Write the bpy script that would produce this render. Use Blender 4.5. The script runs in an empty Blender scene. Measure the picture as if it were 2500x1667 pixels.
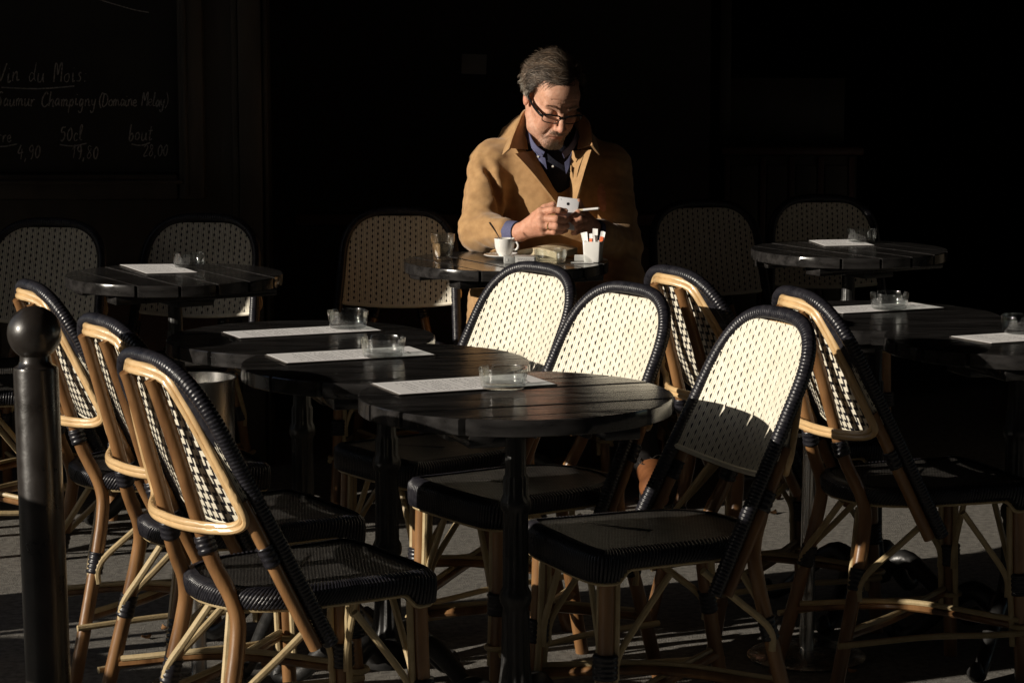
import bpy, bmesh, math, random
import numpy as np
from mathutils import Vector, Matrix

random.seed(7)
rng = np.random.default_rng(7)
R = math.radians
scene = bpy.context.scene
COL = scene.collection

# ------------------------------------------------------------------ camera
cam_d = bpy.data.cameras.new("camera")
cam_d.sensor_width = 36.0
cam_d.lens = 85.74
cam_d.clip_start = 0.1
cam_d.clip_end = 400.0
cam_d.dof.use_dof = True
cam_d.dof.focus_distance = 5.6
cam_d.dof.aperture_fstop = 32.0
cam = bpy.data.objects.new("camera", cam_d)
cam.location = (0.0, 0.0, 1.4523)
cam.rotation_euler = (R(90.0 - 7.707), 0.0, 0.0)
COL.objects.link(cam)
scene.camera = cam

# ------------------------------------------------------------------ light
SUN_AZ, SUN_EL = 24.0, 18.0          # degrees towards the camera from due left, degrees above the horizon
to_sun = Vector((-math.cos(R(SUN_AZ)) * math.cos(R(SUN_EL)), -math.sin(R(SUN_AZ)) * math.cos(R(SUN_EL)), math.sin(R(SUN_EL))))
world = bpy.data.worlds.new("World")
scene.world = world
world.use_nodes = True
wn = world.node_tree
wn.nodes.clear()
sky = wn.nodes.new("ShaderNodeTexSky")
sky.sky_type = 'NISHITA'
sky.sun_disc = False
sky.sun_elevation = R(SUN_EL)
sky.sun_rotation = math.atan2(to_sun.x, to_sun.y)
bg = wn.nodes.new("ShaderNodeBackground")
bg.inputs['Strength'].default_value = 0.05
wo = wn.nodes.new("ShaderNodeOutputWorld")
wn.links.new(sky.outputs[0], bg.inputs['Color'])
wn.links.new(bg.outputs[0], wo.inputs['Surface'])

sun_d = bpy.data.lights.new("sun", 'SUN')
sun_d.energy = 5.0
sun_d.angle = R(0.5)
sun_d.color = (1.0, 0.91, 0.78)
sun = bpy.data.objects.new("sun", sun_d)
sun.rotation_euler = to_sun.to_track_quat('Z', 'Y').to_euler()
sun.location = to_sun * 30
COL.objects.link(sun)

vs = scene.view_settings
vs.view_transform = 'Standard'
vs.look = 'None'
vs.exposure = 0.0
vs.gamma = 1.0
vs.use_curve_mapping = False
scene.cycles.max_bounces = 10
scene.cycles.transparent_max_bounces = 10
scene.cycles.use_denoising = True

# ------------------------------------------------------------------ materials
def mat(name, color, rough=0.5, color2=None, scale=20.0, stretch=(1, 1, 1), detail=4.0, bump=0.0, bump_scale=None,
        metal=0.0, coat=0.0, spec=0.5, rough2=None, sheen=0.0, sss=0.0, trans=0.0, ior=1.5, ramp=(0.35, 0.65), attr=None,
        coat_rough=0.08):
    m = bpy.data.materials.new(name)
    m.use_nodes = True
    nt = m.node_tree
    b = nt.nodes['Principled BSDF']
    b.inputs['Base Color'].default_value = (*color, 1)
    b.inputs['Roughness'].default_value = rough
    b.inputs['Metallic'].default_value = metal
    b.inputs['Coat Weight'].default_value = coat
    b.inputs['Coat Roughness'].default_value = coat_rough
    b.inputs['Specular IOR Level'].default_value = spec
    b.inputs['Sheen Weight'].default_value = sheen
    b.inputs['Transmission Weight'].default_value = trans
    b.inputs['IOR'].default_value = ior
    if sss:
        b.inputs['Subsurface Weight'].default_value = sss
        b.inputs['Subsurface Radius'].default_value = (0.012, 0.005, 0.003)
        b.inputs['Subsurface Scale'].default_value = 0.6
    tc = nt.nodes.new('ShaderNodeTexCoord')
    mp = nt.nodes.new('ShaderNodeMapping')
    mp.inputs['Scale'].default_value = stretch
    nt.links.new(tc.outputs['Object'], mp.inputs['Vector'])
    nz = nt.nodes.new('ShaderNodeTexNoise')
    nz.inputs['Scale'].default_value = scale
    nz.inputs['Detail'].default_value = detail
    nt.links.new(mp.outputs[0], nz.inputs['Vector'])
    src = None
    if color2 is not None:
        r = nt.nodes.new('ShaderNodeValToRGB')
        r.color_ramp.elements[0].position = ramp[0]
        r.color_ramp.elements[1].position = ramp[1]
        r.color_ramp.elements[0].color = (*color, 1)
        r.color_ramp.elements[1].color = (*color2, 1)
        nt.links.new(nz.outputs['Fac'], r.inputs[0])
        src = r.outputs[0]
    if attr:
        a = nt.nodes.new('ShaderNodeVertexColor')
        a.layer_name = attr
        mx = nt.nodes.new('ShaderNodeMix')
        mx.data_type = 'RGBA'
        mx.blend_type = 'MULTIPLY'
        mx.inputs['Factor'].default_value = 1.0
        if src is not None:
            nt.links.new(src, mx.inputs['A'])
        else:
            mx.inputs['A'].default_value = (*color, 1)
        nt.links.new(a.outputs['Color'], mx.inputs['B'])
        src = mx.outputs['Result']
    if src is not None:
        nt.links.new(src, b.inputs['Base Color'])
    if rough2 is not None:
        mr = nt.nodes.new('ShaderNodeMapRange')
        mr.inputs['From Min'].default_value = 0.3
        mr.inputs['From Max'].default_value = 0.7
        mr.inputs['To Min'].default_value = rough
        mr.inputs['To Max'].default_value = rough2
        nt.links.new(nz.outputs['Fac'], mr.inputs['Value'])
        nt.links.new(mr.outputs[0], b.inputs['Roughness'])
    if bump:
        nb = nz
        if bump_scale:
            nb = nt.nodes.new('ShaderNodeTexNoise')
            nb.inputs['Scale'].default_value = bump_scale
            nb.inputs['Detail'].default_value = 5
            nt.links.new(mp.outputs[0], nb.inputs['Vector'])
        bp = nt.nodes.new('ShaderNodeBump')
        bp.inputs['Strength'].default_value = bump
        bp.inputs['Distance'].default_value = 0.004
        nt.links.new(nb.outputs['Fac'], bp.inputs['Height'])
        nt.links.new(bp.outputs[0], b.inputs['Normal'])
    return m

M = {}
M['asphalt'] = mat('asphalt', (0.125, 0.117, 0.105), 0.9, (0.225, 0.212, 0.19), scale=55, detail=10, bump=0.9, bump_scale=260, spec=0.2)
M['granite'] = mat('granite', (0.22, 0.21, 0.20), 0.85, (0.32, 0.31, 0.29), scale=90, bump=0.4, spec=0.2)
M['road'] = mat('road_asphalt', (0.045, 0.044, 0.042), 0.9, (0.07, 0.068, 0.065), scale=60, detail=8, bump=0.5, bump_scale=220, spec=0.2)
M['black_cane'] = mat('black_cane', (0.010, 0.010, 0.014), 0.26, (0.02, 0.019, 0.024), scale=90, spec=0.45, rough2=0.42, bump=0.12, bump_scale=300)
M['cream_cane'] = mat('cream_cane', (0.74, 0.685, 0.55), 0.42, (0.82, 0.77, 0.64), scale=70, stretch=(1, 1, 0.25), spec=0.45, bump=0.15, bump_scale=400)
M['pale_cane'] = mat('pale_cane', (0.55, 0.36, 0.17), 0.36, (0.68, 0.47, 0.24), scale=26, stretch=(1, 1, 0.5), spec=0.5, bump=0.12, bump_scale=160, coat=0.3)
M['straw_cane'] = mat('straw_cane', (0.42, 0.32, 0.175), 0.42, (0.52, 0.41, 0.235), scale=34, spec=0.4, bump=0.15, bump_scale=160)
M['bamboo'] = mat('brown_bamboo', (0.105, 0.046, 0.016), 0.36, (0.36, 0.19, 0.078), scale=19, stretch=(1, 1, 0.25), detail=9, spec=0.45, coat=0.25, bump=0.15, bump_scale=120, ramp=(0.3, 0.72))
M['lacquer'] = mat('black_lacquered_wood', (0.012, 0.0112, 0.011), 0.09, (0.030, 0.028, 0.0275), scale=9, stretch=(1, 6, 6), detail=8, spec=0.5, rough2=0.24, bump=0.035, bump_scale=30)
M['iron'] = mat('black_cast_iron', (0.012, 0.012, 0.012), 0.32, (0.022, 0.021, 0.02), scale=40, rough2=0.5, bump=0.25, bump_scale=80)
M['bollard'] = mat('bollard_paint', (0.014, 0.0112, 0.0096), 0.24, (0.022, 0.018, 0.0155), scale=18, detail=8, rough2=0.42, bump=0.2, bump_scale=45, coat=0.5, coat_rough=0.18)
M['chrome'] = mat('brushed_steel', (0.55, 0.54, 0.52), 0.2, (0.65, 0.64, 0.62), scale=30, stretch=(1, 1, 0.1), metal=1.0, rough2=0.32)
def clear_glass(name, refract=0.12):
    """thin clear glass: mostly straight-through, mirror-like at grazing angles, partly refracting"""
    m = mat(name, (0.98, 0.99, 0.985), 0.02, trans=1.0, ior=1.5)
    nt = m.node_tree
    out = nt.nodes['Material Output']
    pb = nt.nodes['Principled BSDF']
    tr = nt.nodes.new('ShaderNodeBsdfTransparent')
    tr.inputs['Color'].default_value = (0.965, 0.98, 0.975, 1)
    lw = nt.nodes.new('ShaderNodeLayerWeight')
    lw.inputs['Blend'].default_value = 0.5
    pw = nt.nodes.new('ShaderNodeMath')
    pw.operation = 'POWER'
    pw.inputs[1].default_value = 3.0
    nt.links.new(lw.outputs['Facing'], pw.inputs[0])
    ma = nt.nodes.new('ShaderNodeMath')
    ma.operation = 'MULTIPLY_ADD'
    ma.inputs[1].default_value = 0.80
    ma.inputs[2].default_value = 0.05
    nt.links.new(pw.outputs[0], ma.inputs[0])
    gs = []
    for r_ in (0.03, 0.22):
        g_ = nt.nodes.new('ShaderNodeBsdfGlossy')
        g_.inputs['Roughness'].default_value = r_
        gs.append(g_)
    mg = nt.nodes.new('ShaderNodeMixShader')
    mg.inputs[0].default_value = 0.10
    nt.links.new(gs[0].outputs[0], mg.inputs[1])
    nt.links.new(gs[1].outputs[0], mg.inputs[2])
    mx = nt.nodes.new('ShaderNodeMixShader')
    nt.links.new(ma.outputs[0], mx.inputs[0])
    nt.links.new(tr.outputs[0], mx.inputs[1])
    nt.links.new(mg.outputs[0], mx.inputs[2])
    m2 = nt.nodes.new('ShaderNodeMixShader')
    m2.inputs[0].default_value = refract
    nt.links.new(mx.outputs[0], m2.inputs[1])
    nt.links.new(pb.outputs[0], m2.inputs[2])
    nt.links.new(m2.outputs[0], out.inputs['Surface'])
    return m
M['glass'] = clear_glass('clear_glass', 0.06)
M['tumbler'] = clear_glass('tumbler_glass', 0.25)
M['water'] = mat('water', (0.98, 0.99, 0.97), 0.0, trans=1.0, ior=1.33)
M['paper'] = mat('menu_paper', (0.85, 0.84, 0.84), 0.55, (0.88, 0.87, 0.87), scale=12, bump=0.04)
M['print'] = mat('menu_print', (0.20, 0.195, 0.20), 0.7, (0.32, 0.31, 0.32), scale=300)
M['card'] = mat('menu_board', (0.06, 0.05, 0.045), 0.5, (0.09, 0.08, 0.07), scale=40)
M['porcelain'] = mat('porcelain', (0.78, 0.77, 0.74), 0.12, (0.82, 0.81, 0.78), scale=8, coat=0.5)
M['coffee'] = mat('coffee', (0.03, 0.013, 0.006), 0.12, (0.06, 0.03, 0.015), scale=60)
M['pages'] = mat('book_pages', (0.60, 0.49, 0.31), 0.8, (0.68, 0.57, 0.38), scale=160, stretch=(0.1, 0.1, 3), bump=0.25, bump_scale=90)
M['cover'] = mat('book_cover', (0.10, 0.045, 0.03), 0.45, (0.15, 0.07, 0.045), scale=30)
M['packet'] = mat('cigarette_packet', (0.42, 0.43, 0.42), 0.35, (0.5, 0.5, 0.48), scale=25)
M['packet_dark'] = mat('cigarette_packet_dark', (0.16, 0.16, 0.15), 0.4, (0.2, 0.2, 0.19), scale=25)
M['white'] = mat('white_paper', (0.80, 0.79, 0.77), 0.6, (0.84, 0.83, 0.81), scale=40)
M['orange'] = mat('orange_print', (0.75, 0.13, 0.03), 0.5, (0.82, 0.17, 0.05), scale=60)
M['phone'] = mat('white_phone_shell', (0.66, 0.66, 0.69), 0.22, (0.70, 0.70, 0.73), scale=5, coat=0.4)
M['dark_glass'] = mat('dark_screen', (0.01, 0.01, 0.012), 0.08, (0.015, 0.015, 0.017), scale=4)
M['gold'] = mat('gold', (0.85, 0.62, 0.28), 0.22, (0.9, 0.68, 0.34), scale=50, metal=1.0)
M['tobacco'] = mat('burnt_tobacco', (0.12, 0.08, 0.05), 0.9, (0.3, 0.25, 0.2), scale=400)
M['skin'] = mat('skin', (0.50, 0.255, 0.165), 0.52, (0.66, 0.375, 0.26), scale=75, detail=10, bump=0.3, bump_scale=300, sss=0.12, spec=0.3, ramp=(0.3, 0.7), attr='tint')
M['hair'] = mat('hair', (0.9, 0.9, 0.9), 0.58, (1.0, 1.0, 1.0), scale=120, spec=0.25, attr='tint')
M['coat'] = mat('camel_wool', (0.38, 0.222, 0.100), 0.9, (0.47, 0.285, 0.132), scale=45, detail=9, bump=0.22, bump_scale=520, spec=0.15, sheen=0.25)
M['shirt'] = mat('blue_cotton', (0.095, 0.10, 0.185), 0.8, (0.12, 0.125, 0.22), scale=300, bump=0.1, spec=0.2)
M['navy'] = mat('navy_knit', (0.012, 0.013, 0.022), 0.9, (0.02, 0.021, 0.032), scale=200, bump=0.3, spec=0.15)
M['trousers'] = mat('dark_trousers', (0.016, 0.015, 0.016), 0.9, (0.025, 0.023, 0.022), scale=90, bump=0.15, spec=0.15)
M['leather'] = mat('tan_leather', (0.12, 0.045, 0.017), 0.38, (0.21, 0.082, 0.032), scale=22, bump=0.1, bump_scale=90)
M['rubber'] = mat('dark_sole', (0.02, 0.015, 0.012), 0.7, (0.03, 0.025, 0.02), scale=60)
M['frame_plastic'] = mat('black_acetate', (0.008, 0.008, 0.009), 0.15, (0.012, 0.012, 0.012), scale=30)
M['lens'] = mat('spectacle_lens', (1, 1, 1), 0.0, trans=1.0, ior=1.04, spec=0.5)
M['joinery'] = mat('dark_painted_joinery', (0.055, 0.045, 0.033), 0.45, (0.085, 0.07, 0.052), scale=14, stretch=(1, 1, 0.2), detail=8, bump=0.2, bump_scale=50)
M['joinery2'] = mat('dark_red_joinery', (0.075, 0.035, 0.025), 0.42, (0.11, 0.052, 0.038), scale=14, stretch=(1, 1, 0.2), detail=8, bump=0.2, bump_scale=50)
M['slate'] = mat('chalkboard_slate', (0.020, 0.019, 0.018), 0.7, (0.032, 0.030, 0.028), scale=5, detail=9)
M['notice'] = mat('notice_paper', (0.20, 0.20, 0.18), 0.8, (0.26, 0.25, 0.23), scale=6)
M['chalk'] = mat('chalk', (0.58, 0.56, 0.53), 0.95, (0.18, 0.175, 0.17), scale=160, ramp=(0.4, 0.7))
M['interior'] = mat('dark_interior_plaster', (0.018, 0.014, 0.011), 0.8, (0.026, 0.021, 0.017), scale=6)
M['stone'] = mat('facade_stone', (0.20, 0.18, 0.15), 0.9, (0.25, 0.23, 0.195), scale=3, detail=8, bump=0.2, bump_scale=30)
M['zinc'] = mat('zinc_roof', (0.16, 0.17, 0.18), 0.5, (0.2, 0.21, 0.22), scale=4)
M['window_dark'] = mat('window_glazing', (0.02, 0.025, 0.03), 0.06, (0.03, 0.035, 0.04), scale=2)
M['added_awning'] = mat('awning_canvas', (0.05, 0.012, 0.012), 0.9, (0.07, 0.02, 0.018), scale=30, bump=0.1)
M['leaf'] = mat('dead_leaf', (0.16, 0.075, 0.025), 0.7, (0.26, 0.13, 0.05), scale=60)

# ------------------------------------------------------------------ mesh helpers
class MB:
    def __init__(self):
        self.v = []
        self.f = []
        self.n = 0

    def add(self, verts, faces):
        verts = np.asarray(verts, float).reshape(-1, 3)
        self.v.append(verts)
        o = self.n
        self.f.extend([tuple(i + o for i in f) for f in faces])
        self.n += len(verts)
        return self

    def box(self, lo, hi, mtx=None, bev=0.0):
        lo = np.array(lo, float)
        hi = np.array(hi, float)
        if bev <= 0:
            vs_ = [(x, y, z) for z in (lo[2], hi[2]) for y in (lo[1], hi[1]) for x in (lo[0], hi[0])]
            fs = [(0, 2, 3, 1), (4, 5, 7, 6), (0, 1, 5, 4), (2, 6, 7, 3), (0, 4, 6, 2), (1, 3, 7, 5)]
        else:
            b = min(bev, *(0.49 * (hi - lo)))
            bm = bmesh.new()
            bmesh.ops.create_cube(bm, size=1.0)
            for v in bm.verts:
                v.co = Vector([lo[i] + (v.co[i] + 0.5) * (hi[i] - lo[i]) for i in range(3)])
            bmesh.ops.bevel(bm, geom=list(bm.edges), offset=b, segments=2, profile=0.5, affect='EDGES')
            bm.verts.index_update()
            vs_ = [tuple(v.co) for v in bm.verts]
            fs = [tuple(v.index for v in f.verts) for f in bm.faces]
            bm.free()
        vs_ = np.array(vs_)
        if mtx is not None:
            m = np.array(mtx)
            vs_ = vs_ @ m[:3, :3].T + m[:3, 3]
        return self.add(vs_, fs)

    def tube(self, path, r, seg=10, cap=True, closed=False, flat=None):
        P = np.asarray(path, float)
        n = len(P)
        rr = np.full(n, r) if np.isscalar(r) else np.asarray(r, float)
        if closed:
            T = np.roll(P, -1, 0) - np.roll(P, 1, 0)
        else:
            T = np.gradient(P, axis=0)
        T /= np.linalg.norm(T, axis=1)[:, None] + 1e-12
        up = np.array([0, 0, 1.0]) if abs(T[0][2]) < 0.9 else np.array([1.0, 0, 0])
        N = np.cross(T[0], up)
        N /= np.linalg.norm(N)
        a = np.linspace(0, 2 * np.pi, seg, endpoint=False)
        ca, sa = np.cos(a), np.sin(a)
        rings = []
        for i in range(n):
            N = N - T[i] * np.dot(N, T[i])
            N /= np.linalg.norm(N) + 1e-12
            B = np.cross(T[i], N)
            rings.append(P[i] + rr[i] * (ca[:, None] * N + sa[:, None] * B))
        V = np.concatenate(rings)
        F = []
        m = n if closed else n - 1
        for i in range(m):
            j = (i + 1) % n
            for k in range(seg):
                k2 = (k + 1) % seg
                F.append((i * seg + k, i * seg + k2, j * seg + k2, j * seg + k))
        if cap and not closed:
            F.append(tuple(range(seg - 1, -1, -1)))
            F.append(tuple((n - 1) * seg + k for k in range(seg)))
        return self.add(V, F)

    def lathe(self, prof, seg=32, center=(0, 0, 0), cap=True, rad=None):
        prof = np.asarray(prof, float)
        a = np.linspace(0, 2 * np.pi, seg, endpoint=False)
        V = []
        for i, (r, z) in enumerate(prof):
            rr = r * (rad(a, i) if rad else 1.0)
            V.append(np.stack([rr * np.cos(a), rr * np.sin(a), np.full(seg, z)], 1))
        V = np.concatenate(V) + np.array(center)
        F = []
        for i in range(len(prof) - 1):
            for k in range(seg):
                k2 = (k + 1) % seg
                F.append((i * seg + k, i * seg + k2, (i + 1) * seg + k2, (i + 1) * seg + k))
        if cap:
            if prof[0][0] > 1e-6:
                F.append(tuple(range(seg - 1, -1, -1)))
            if prof[-1][0] > 1e-6:
                F.append(tuple((len(prof) - 1) * seg + k for k in range(seg)))
        return self.add(V, F)

    def grid(self, P):
        P = np.asarray(P, float)
        a, b = P.shape[:2]
        F = [(i * b + j, i * b + j + 1, (i + 1) * b + j + 1, (i + 1) * b + j) for i in range(a - 1) for j in range(b - 1)]
        return self.add(P.reshape(-1, 3), F)

    def sheet(self, P, th, flip=False):
        """a grid P (a,b,3) given thickness th along its normals: closed slab"""
        P = np.asarray(P, float)
        a, b = P.shape[:2]
        du = np.gradient(P, axis=0)
        dv = np.gradient(P, axis=1)
        N = np.cross(du, dv)
        N /= np.linalg.norm(N, axis=2)[..., None] + 1e-12
        if flip:
            N = -N
        Q = P + N * th
        V = np.concatenate([P.reshape(-1, 3), Q.reshape(-1, 3)])
        o = a * b
        F = []
        for i in range(a - 1):
            for j in range(b - 1):
                q = (i * b + j, i * b + j + 1, (i + 1) * b + j + 1, (i + 1) * b + j)
                F.append(q[::-1])
                F.append(tuple(x + o for x in q))
        def side(ix):
            for p, q in zip(ix[:-1], ix[1:]):
                F.append((p, q, q + o, p + o))
        side([j for j in range(b)])
        side([i * b + b - 1 for i in range(a)])
        side([(a - 1) * b + j for j in range(b - 1, -1, -1)])
        side([i * b for i in range(a - 1, -1, -1)])
        return self.add(V, F)

    def prism(self, poly, z0, z1, bev=0.0):
        """vertical prism from a closed plan outline"""
        P = np.asarray(poly, float)
        n = len(P)
        if bev > 0:
            c = P.mean(0)
            d = P - c
            L = np.linalg.norm(d, axis=1)[:, None]
            Pin = c + d * (1 - bev / L)
            levels = [(Pin, z0), (P, z0 + bev), (P, z1 - bev), (Pin, z1)]
        else:
            levels = [(P, z0), (P, z1)]
        V = np.concatenate([np.concatenate([q, np.full((n, 1), z)], 1) for q, z in levels])
        F = []
        for l in range(len(levels) - 1):
            for k in range(n):
                k2 = (k + 1) % n
                F.append((l * n + k, l * n + k2, (l + 1) * n + k2, (l + 1) * n + k))
        F.append(tuple(range(n - 1, -1, -1)))
        F.append(tuple((len(levels) - 1) * n + k for k in range(n)))
        return self.add(V, F)

    def mesh(self, name, smooth=True, angle=40):
        me = bpy.data.meshes.new(name)
        V = np.concatenate(self.v) if self.v else np.zeros((0, 3))
        me.from_pydata(V.tolist(), [], self.f)
        me.update()
        if smooth:
            me.shade_smooth()
            if angle:
                me.set_sharp_from_angle(angle=R(angle))
        return me

    def build(self, name, material, parent=None, smooth=True, angle=40, kind=None, label=None):
        me = self.mesh(name, smooth, angle)
        if material is not None:
            me.materials.append(M[material] if isinstance(material, str) else material)
        o = bpy.data.objects.new(name, me)
        COL.objects.link(o)
        if parent is not None:
            o.parent = parent
        if kind:
            o['kind'] = kind
        if label:
            o['label'] = label
        return o

def tag(o, label=None, cat=None, group=None, kind=None):
    if label: o['label'] = label
    if cat: o['category'] = cat
    if group: o['group'] = group
    if kind: o['kind'] = kind
    return o

def empty(name, loc, rz=0.0):
    o = bpy.data.objects.new(name, None)
    o.empty_display_size = 0.1
    COL.objects.link(o)
    o.location = loc
    o.rotation_euler = (0, 0, rz)
    return o

def copy_tree(o, parent=None):
    c = o.copy()
    COL.objects.link(c)
    c.parent = parent
    for ch in list(o.children):
        copy_tree(ch, c)
    return c

def spline(pts, n):
    """Catmull-Rom through pts"""
    P = np.asarray(pts, float)
    P = np.concatenate([[2 * P[0] - P[1]], P, [2 * P[-1] - P[-2]]])
    m = len(P) - 3
    out = []
    for t in np.linspace(0, m - 1e-9, n):
        i = int(t)
        u = t - i
        p0, p1, p2, p3 = P[i:i + 4]
        out.append(0.5 * ((2 * p1) + (-p0 + p2) * u + (2 * p0 - 5 * p1 + 4 * p2 - p3) * u * u + (-p0 + 3 * p1 - 3 * p2 + p3) * u ** 3))
    return np.array(out)

def resample(P, step=None, n=None):
    P = np.asarray(P, float)
    s = np.concatenate([[0], np.cumsum(np.linalg.norm(np.diff(P, axis=0), axis=1))])
    if n is None:
        n = max(2, int(round(s[-1] / step)) + 1)
    t = np.linspace(0, s[-1], n)
    return np.stack([np.interp(t, s, P[:, i]) for i in range(P.shape[1])], 1)


# ================================================================== SETTING
def plane_obj(name, x0, x1, y0, y1, z, material, nx=2, ny=2):
    b = MB()
    xs, ys = np.linspace(x0, x1, nx), np.linspace(y0, y1, ny)
    b.grid([[(x, y, z) for y in ys] for x in xs][::1])
    o = b.build(name, material, smooth=False)
    return o

KERB_Y = 3.3
g = MB().box((-60, KERB_Y, -0.3), (60, 30, 0.0)).build('pavement', 'asphalt', smooth=False)
tag(g, kind='structure')
g = MB().box((-60, KERB_Y - 0.16, -0.3), (60, KERB_Y, 0.004)).build('kerb', 'granite', smooth=False)
tag(g, kind='structure')
g = MB().box((-120, -120, -0.4), (120, KERB_Y - 0.16, -0.13)).build('road', 'road_asphalt' if 'road_asphalt' in M else 'road', smooth=False)
tag(g, kind='structure')
g = MB().box((-120, 30, -0.4), (120, 120, -0.05)).build('ground', 'granite', smooth=False)
tag(g, kind='structure')

# dead leaves caught on the pavement
lf = MB()
for i in range(26):
    x, y = rng.uniform(-1.5, 1.5), rng.uniform(5.2, 7.4)
    a = rng.uniform(0, 6.28)
    L, w = rng.uniform(0.012, 0.03), rng.uniform(0.008, 0.014)
    P = []
    for u in np.linspace(-1, 1, 5):
        row = []
        for v in np.linspace(-1, 1, 3):
            ww = w * (1 - u * u * 0.92)
            lx, ly = u * L, v * ww
            row.append((x + lx * math.cos(a) - ly * math.sin(a), y + lx * math.sin(a) + ly * math.cos(a), 0.003 + 0.005 * (1 - v * v) + 0.004 * u * u))
        P.append(row)
    lf.sheet(np.array(P), 0.0008)
tag(lf.build('fallen_leaves', 'leaf'), label='scattered brown dead leaves lying on the asphalt pavement', cat='leaves', kind='stuff')

# ------------------------------------------------------------ cafe front
FY = 7.75
front = empty('cafe_front', (-1.9, FY, 0))
tag(front, 'dark painted wooden cafe front with panelled pilaster and black opening behind the chairs', 'building')
def fbox(name, material, lo, hi, bev=0.004, parent=front, **k):
    off = np.array(front.location)
    return MB().box(np.array(lo) - off, np.array(hi) - off, bev=bev).build(name, material, parent, **k)
fbox('wall', 'joinery', (-3.4, FY, 0), (-0.865, FY + 0.18, 2.9), bev=0)
# pilaster: stile, two mouldings, corner post
fbox('pilaster', 'joinery', (-0.862, FY - 0.035, 0), (-0.79, FY + 0.16, 2.9))
fbox('moulding', 'joinery', (-0.885, FY - 0.018, 0), (-0.865, FY - 0.001, 2.9))
fbox('moulding', 'joinery', (-0.787, FY - 0.012, 0), (-0.772, FY + 0.10, 2.9))
fbox('skirting', 'joinery', (-3.4, FY - 0.03, 0), (-0.89, FY - 0.001, 0.18))
fbox('sill', 'joinery', (-3.4, FY - 0.05, 0.60), (-0.89, FY - 0.001, 0.64))
for x in (-2.9, -2.2, -1.5):
    fbox('panel', 'joinery2', (x + 0.02, FY - 0.014, 0.24), (x + 0.56, FY - 0.001, 0.55), bev=0.01)
# black room behind the opening
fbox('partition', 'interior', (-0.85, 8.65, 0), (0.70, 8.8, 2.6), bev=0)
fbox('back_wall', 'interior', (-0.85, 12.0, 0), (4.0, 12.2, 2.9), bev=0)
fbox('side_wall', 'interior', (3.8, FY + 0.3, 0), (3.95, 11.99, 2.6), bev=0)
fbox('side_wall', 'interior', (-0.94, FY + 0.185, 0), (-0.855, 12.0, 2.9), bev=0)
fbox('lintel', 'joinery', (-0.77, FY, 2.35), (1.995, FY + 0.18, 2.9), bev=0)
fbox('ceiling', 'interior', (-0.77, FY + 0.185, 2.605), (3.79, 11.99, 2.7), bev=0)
for x in (-0.6, 0.05):
    fbox('panel', 'joinery2', (x, 8.63, 0.1), (x + 0.62, 8.649, 0.62), bev=0.008)
fbox('dado_rail', 'joinery2', (-0.77, 8.615, 0.70), (0.69, 8.649, 0.74), bev=0.006)
fbox('upper_storey', 'stone', (-3.4, FY + 0.02, 2.905), (9.0, FY + 0.6, 9.0), bev=0)
fbox('wall', 'joinery', (2.0, FY, 0), (9.0, FY + 0.3, 2.9), bev=0)

# ------------------------------------------------------------ chalkboard
CBX0, CBX1, CBZ0 = -2.6, -1.055, 0.945
cb = empty('chalkboard', ((CBX0 + CBX1) / 2, FY - 0.02, CBZ0))
tag(cb, 'large black chalkboard with handwritten French wine prices in moulded frame', 'chalkboard')
coff = np.array(cb.location)
def cbox(name, material, lo, hi, bev=0.003):
    return MB().box(np.array(lo) - coff, np.array(hi) - coff, bev=bev).build(name, material, cb)
cbox('board', 'slate', (CBX0, FY - 0.022, CBZ0), (CBX1, FY - 0.002, 2.2), 0.001)
fr = 0.085
cbox('frame', 'joinery', (CBX1 + 0.002, FY - 0.05, CBZ0 - fr), (CBX1 + fr, FY - 0.002, 2.2 + fr), 0.012)
cbox('frame', 'joinery', (CBX0, FY - 0.05, CBZ0 - fr), (CBX1, FY - 0.002, CBZ0 - 0.002), 0.012)
cbox('frame', 'joinery', (CBX0, FY - 0.05, 2.202), (CBX1, FY - 0.002, 2.2 + fr), 0.012)
cbox('frame', 'joinery', (CBX0 - fr, FY - 0.05, CBZ0 - fr), (CBX0 - 0.002, FY - 0.002, 2.2 + fr), 0.012)
cbox('beading', 'joinery', (CBX1 + 0.02, FY - 0.062, CBZ0 - 0.07), (CBX1 + 0.034, FY - 0.048, 2.25), 0.004)
cbox('beading', 'joinery', (CBX0 - 0.03, FY - 0.062, CBZ0 - 0.034), (CBX1 + 0.018, FY - 0.048, CBZ0 - 0.02), 0.004)

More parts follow.
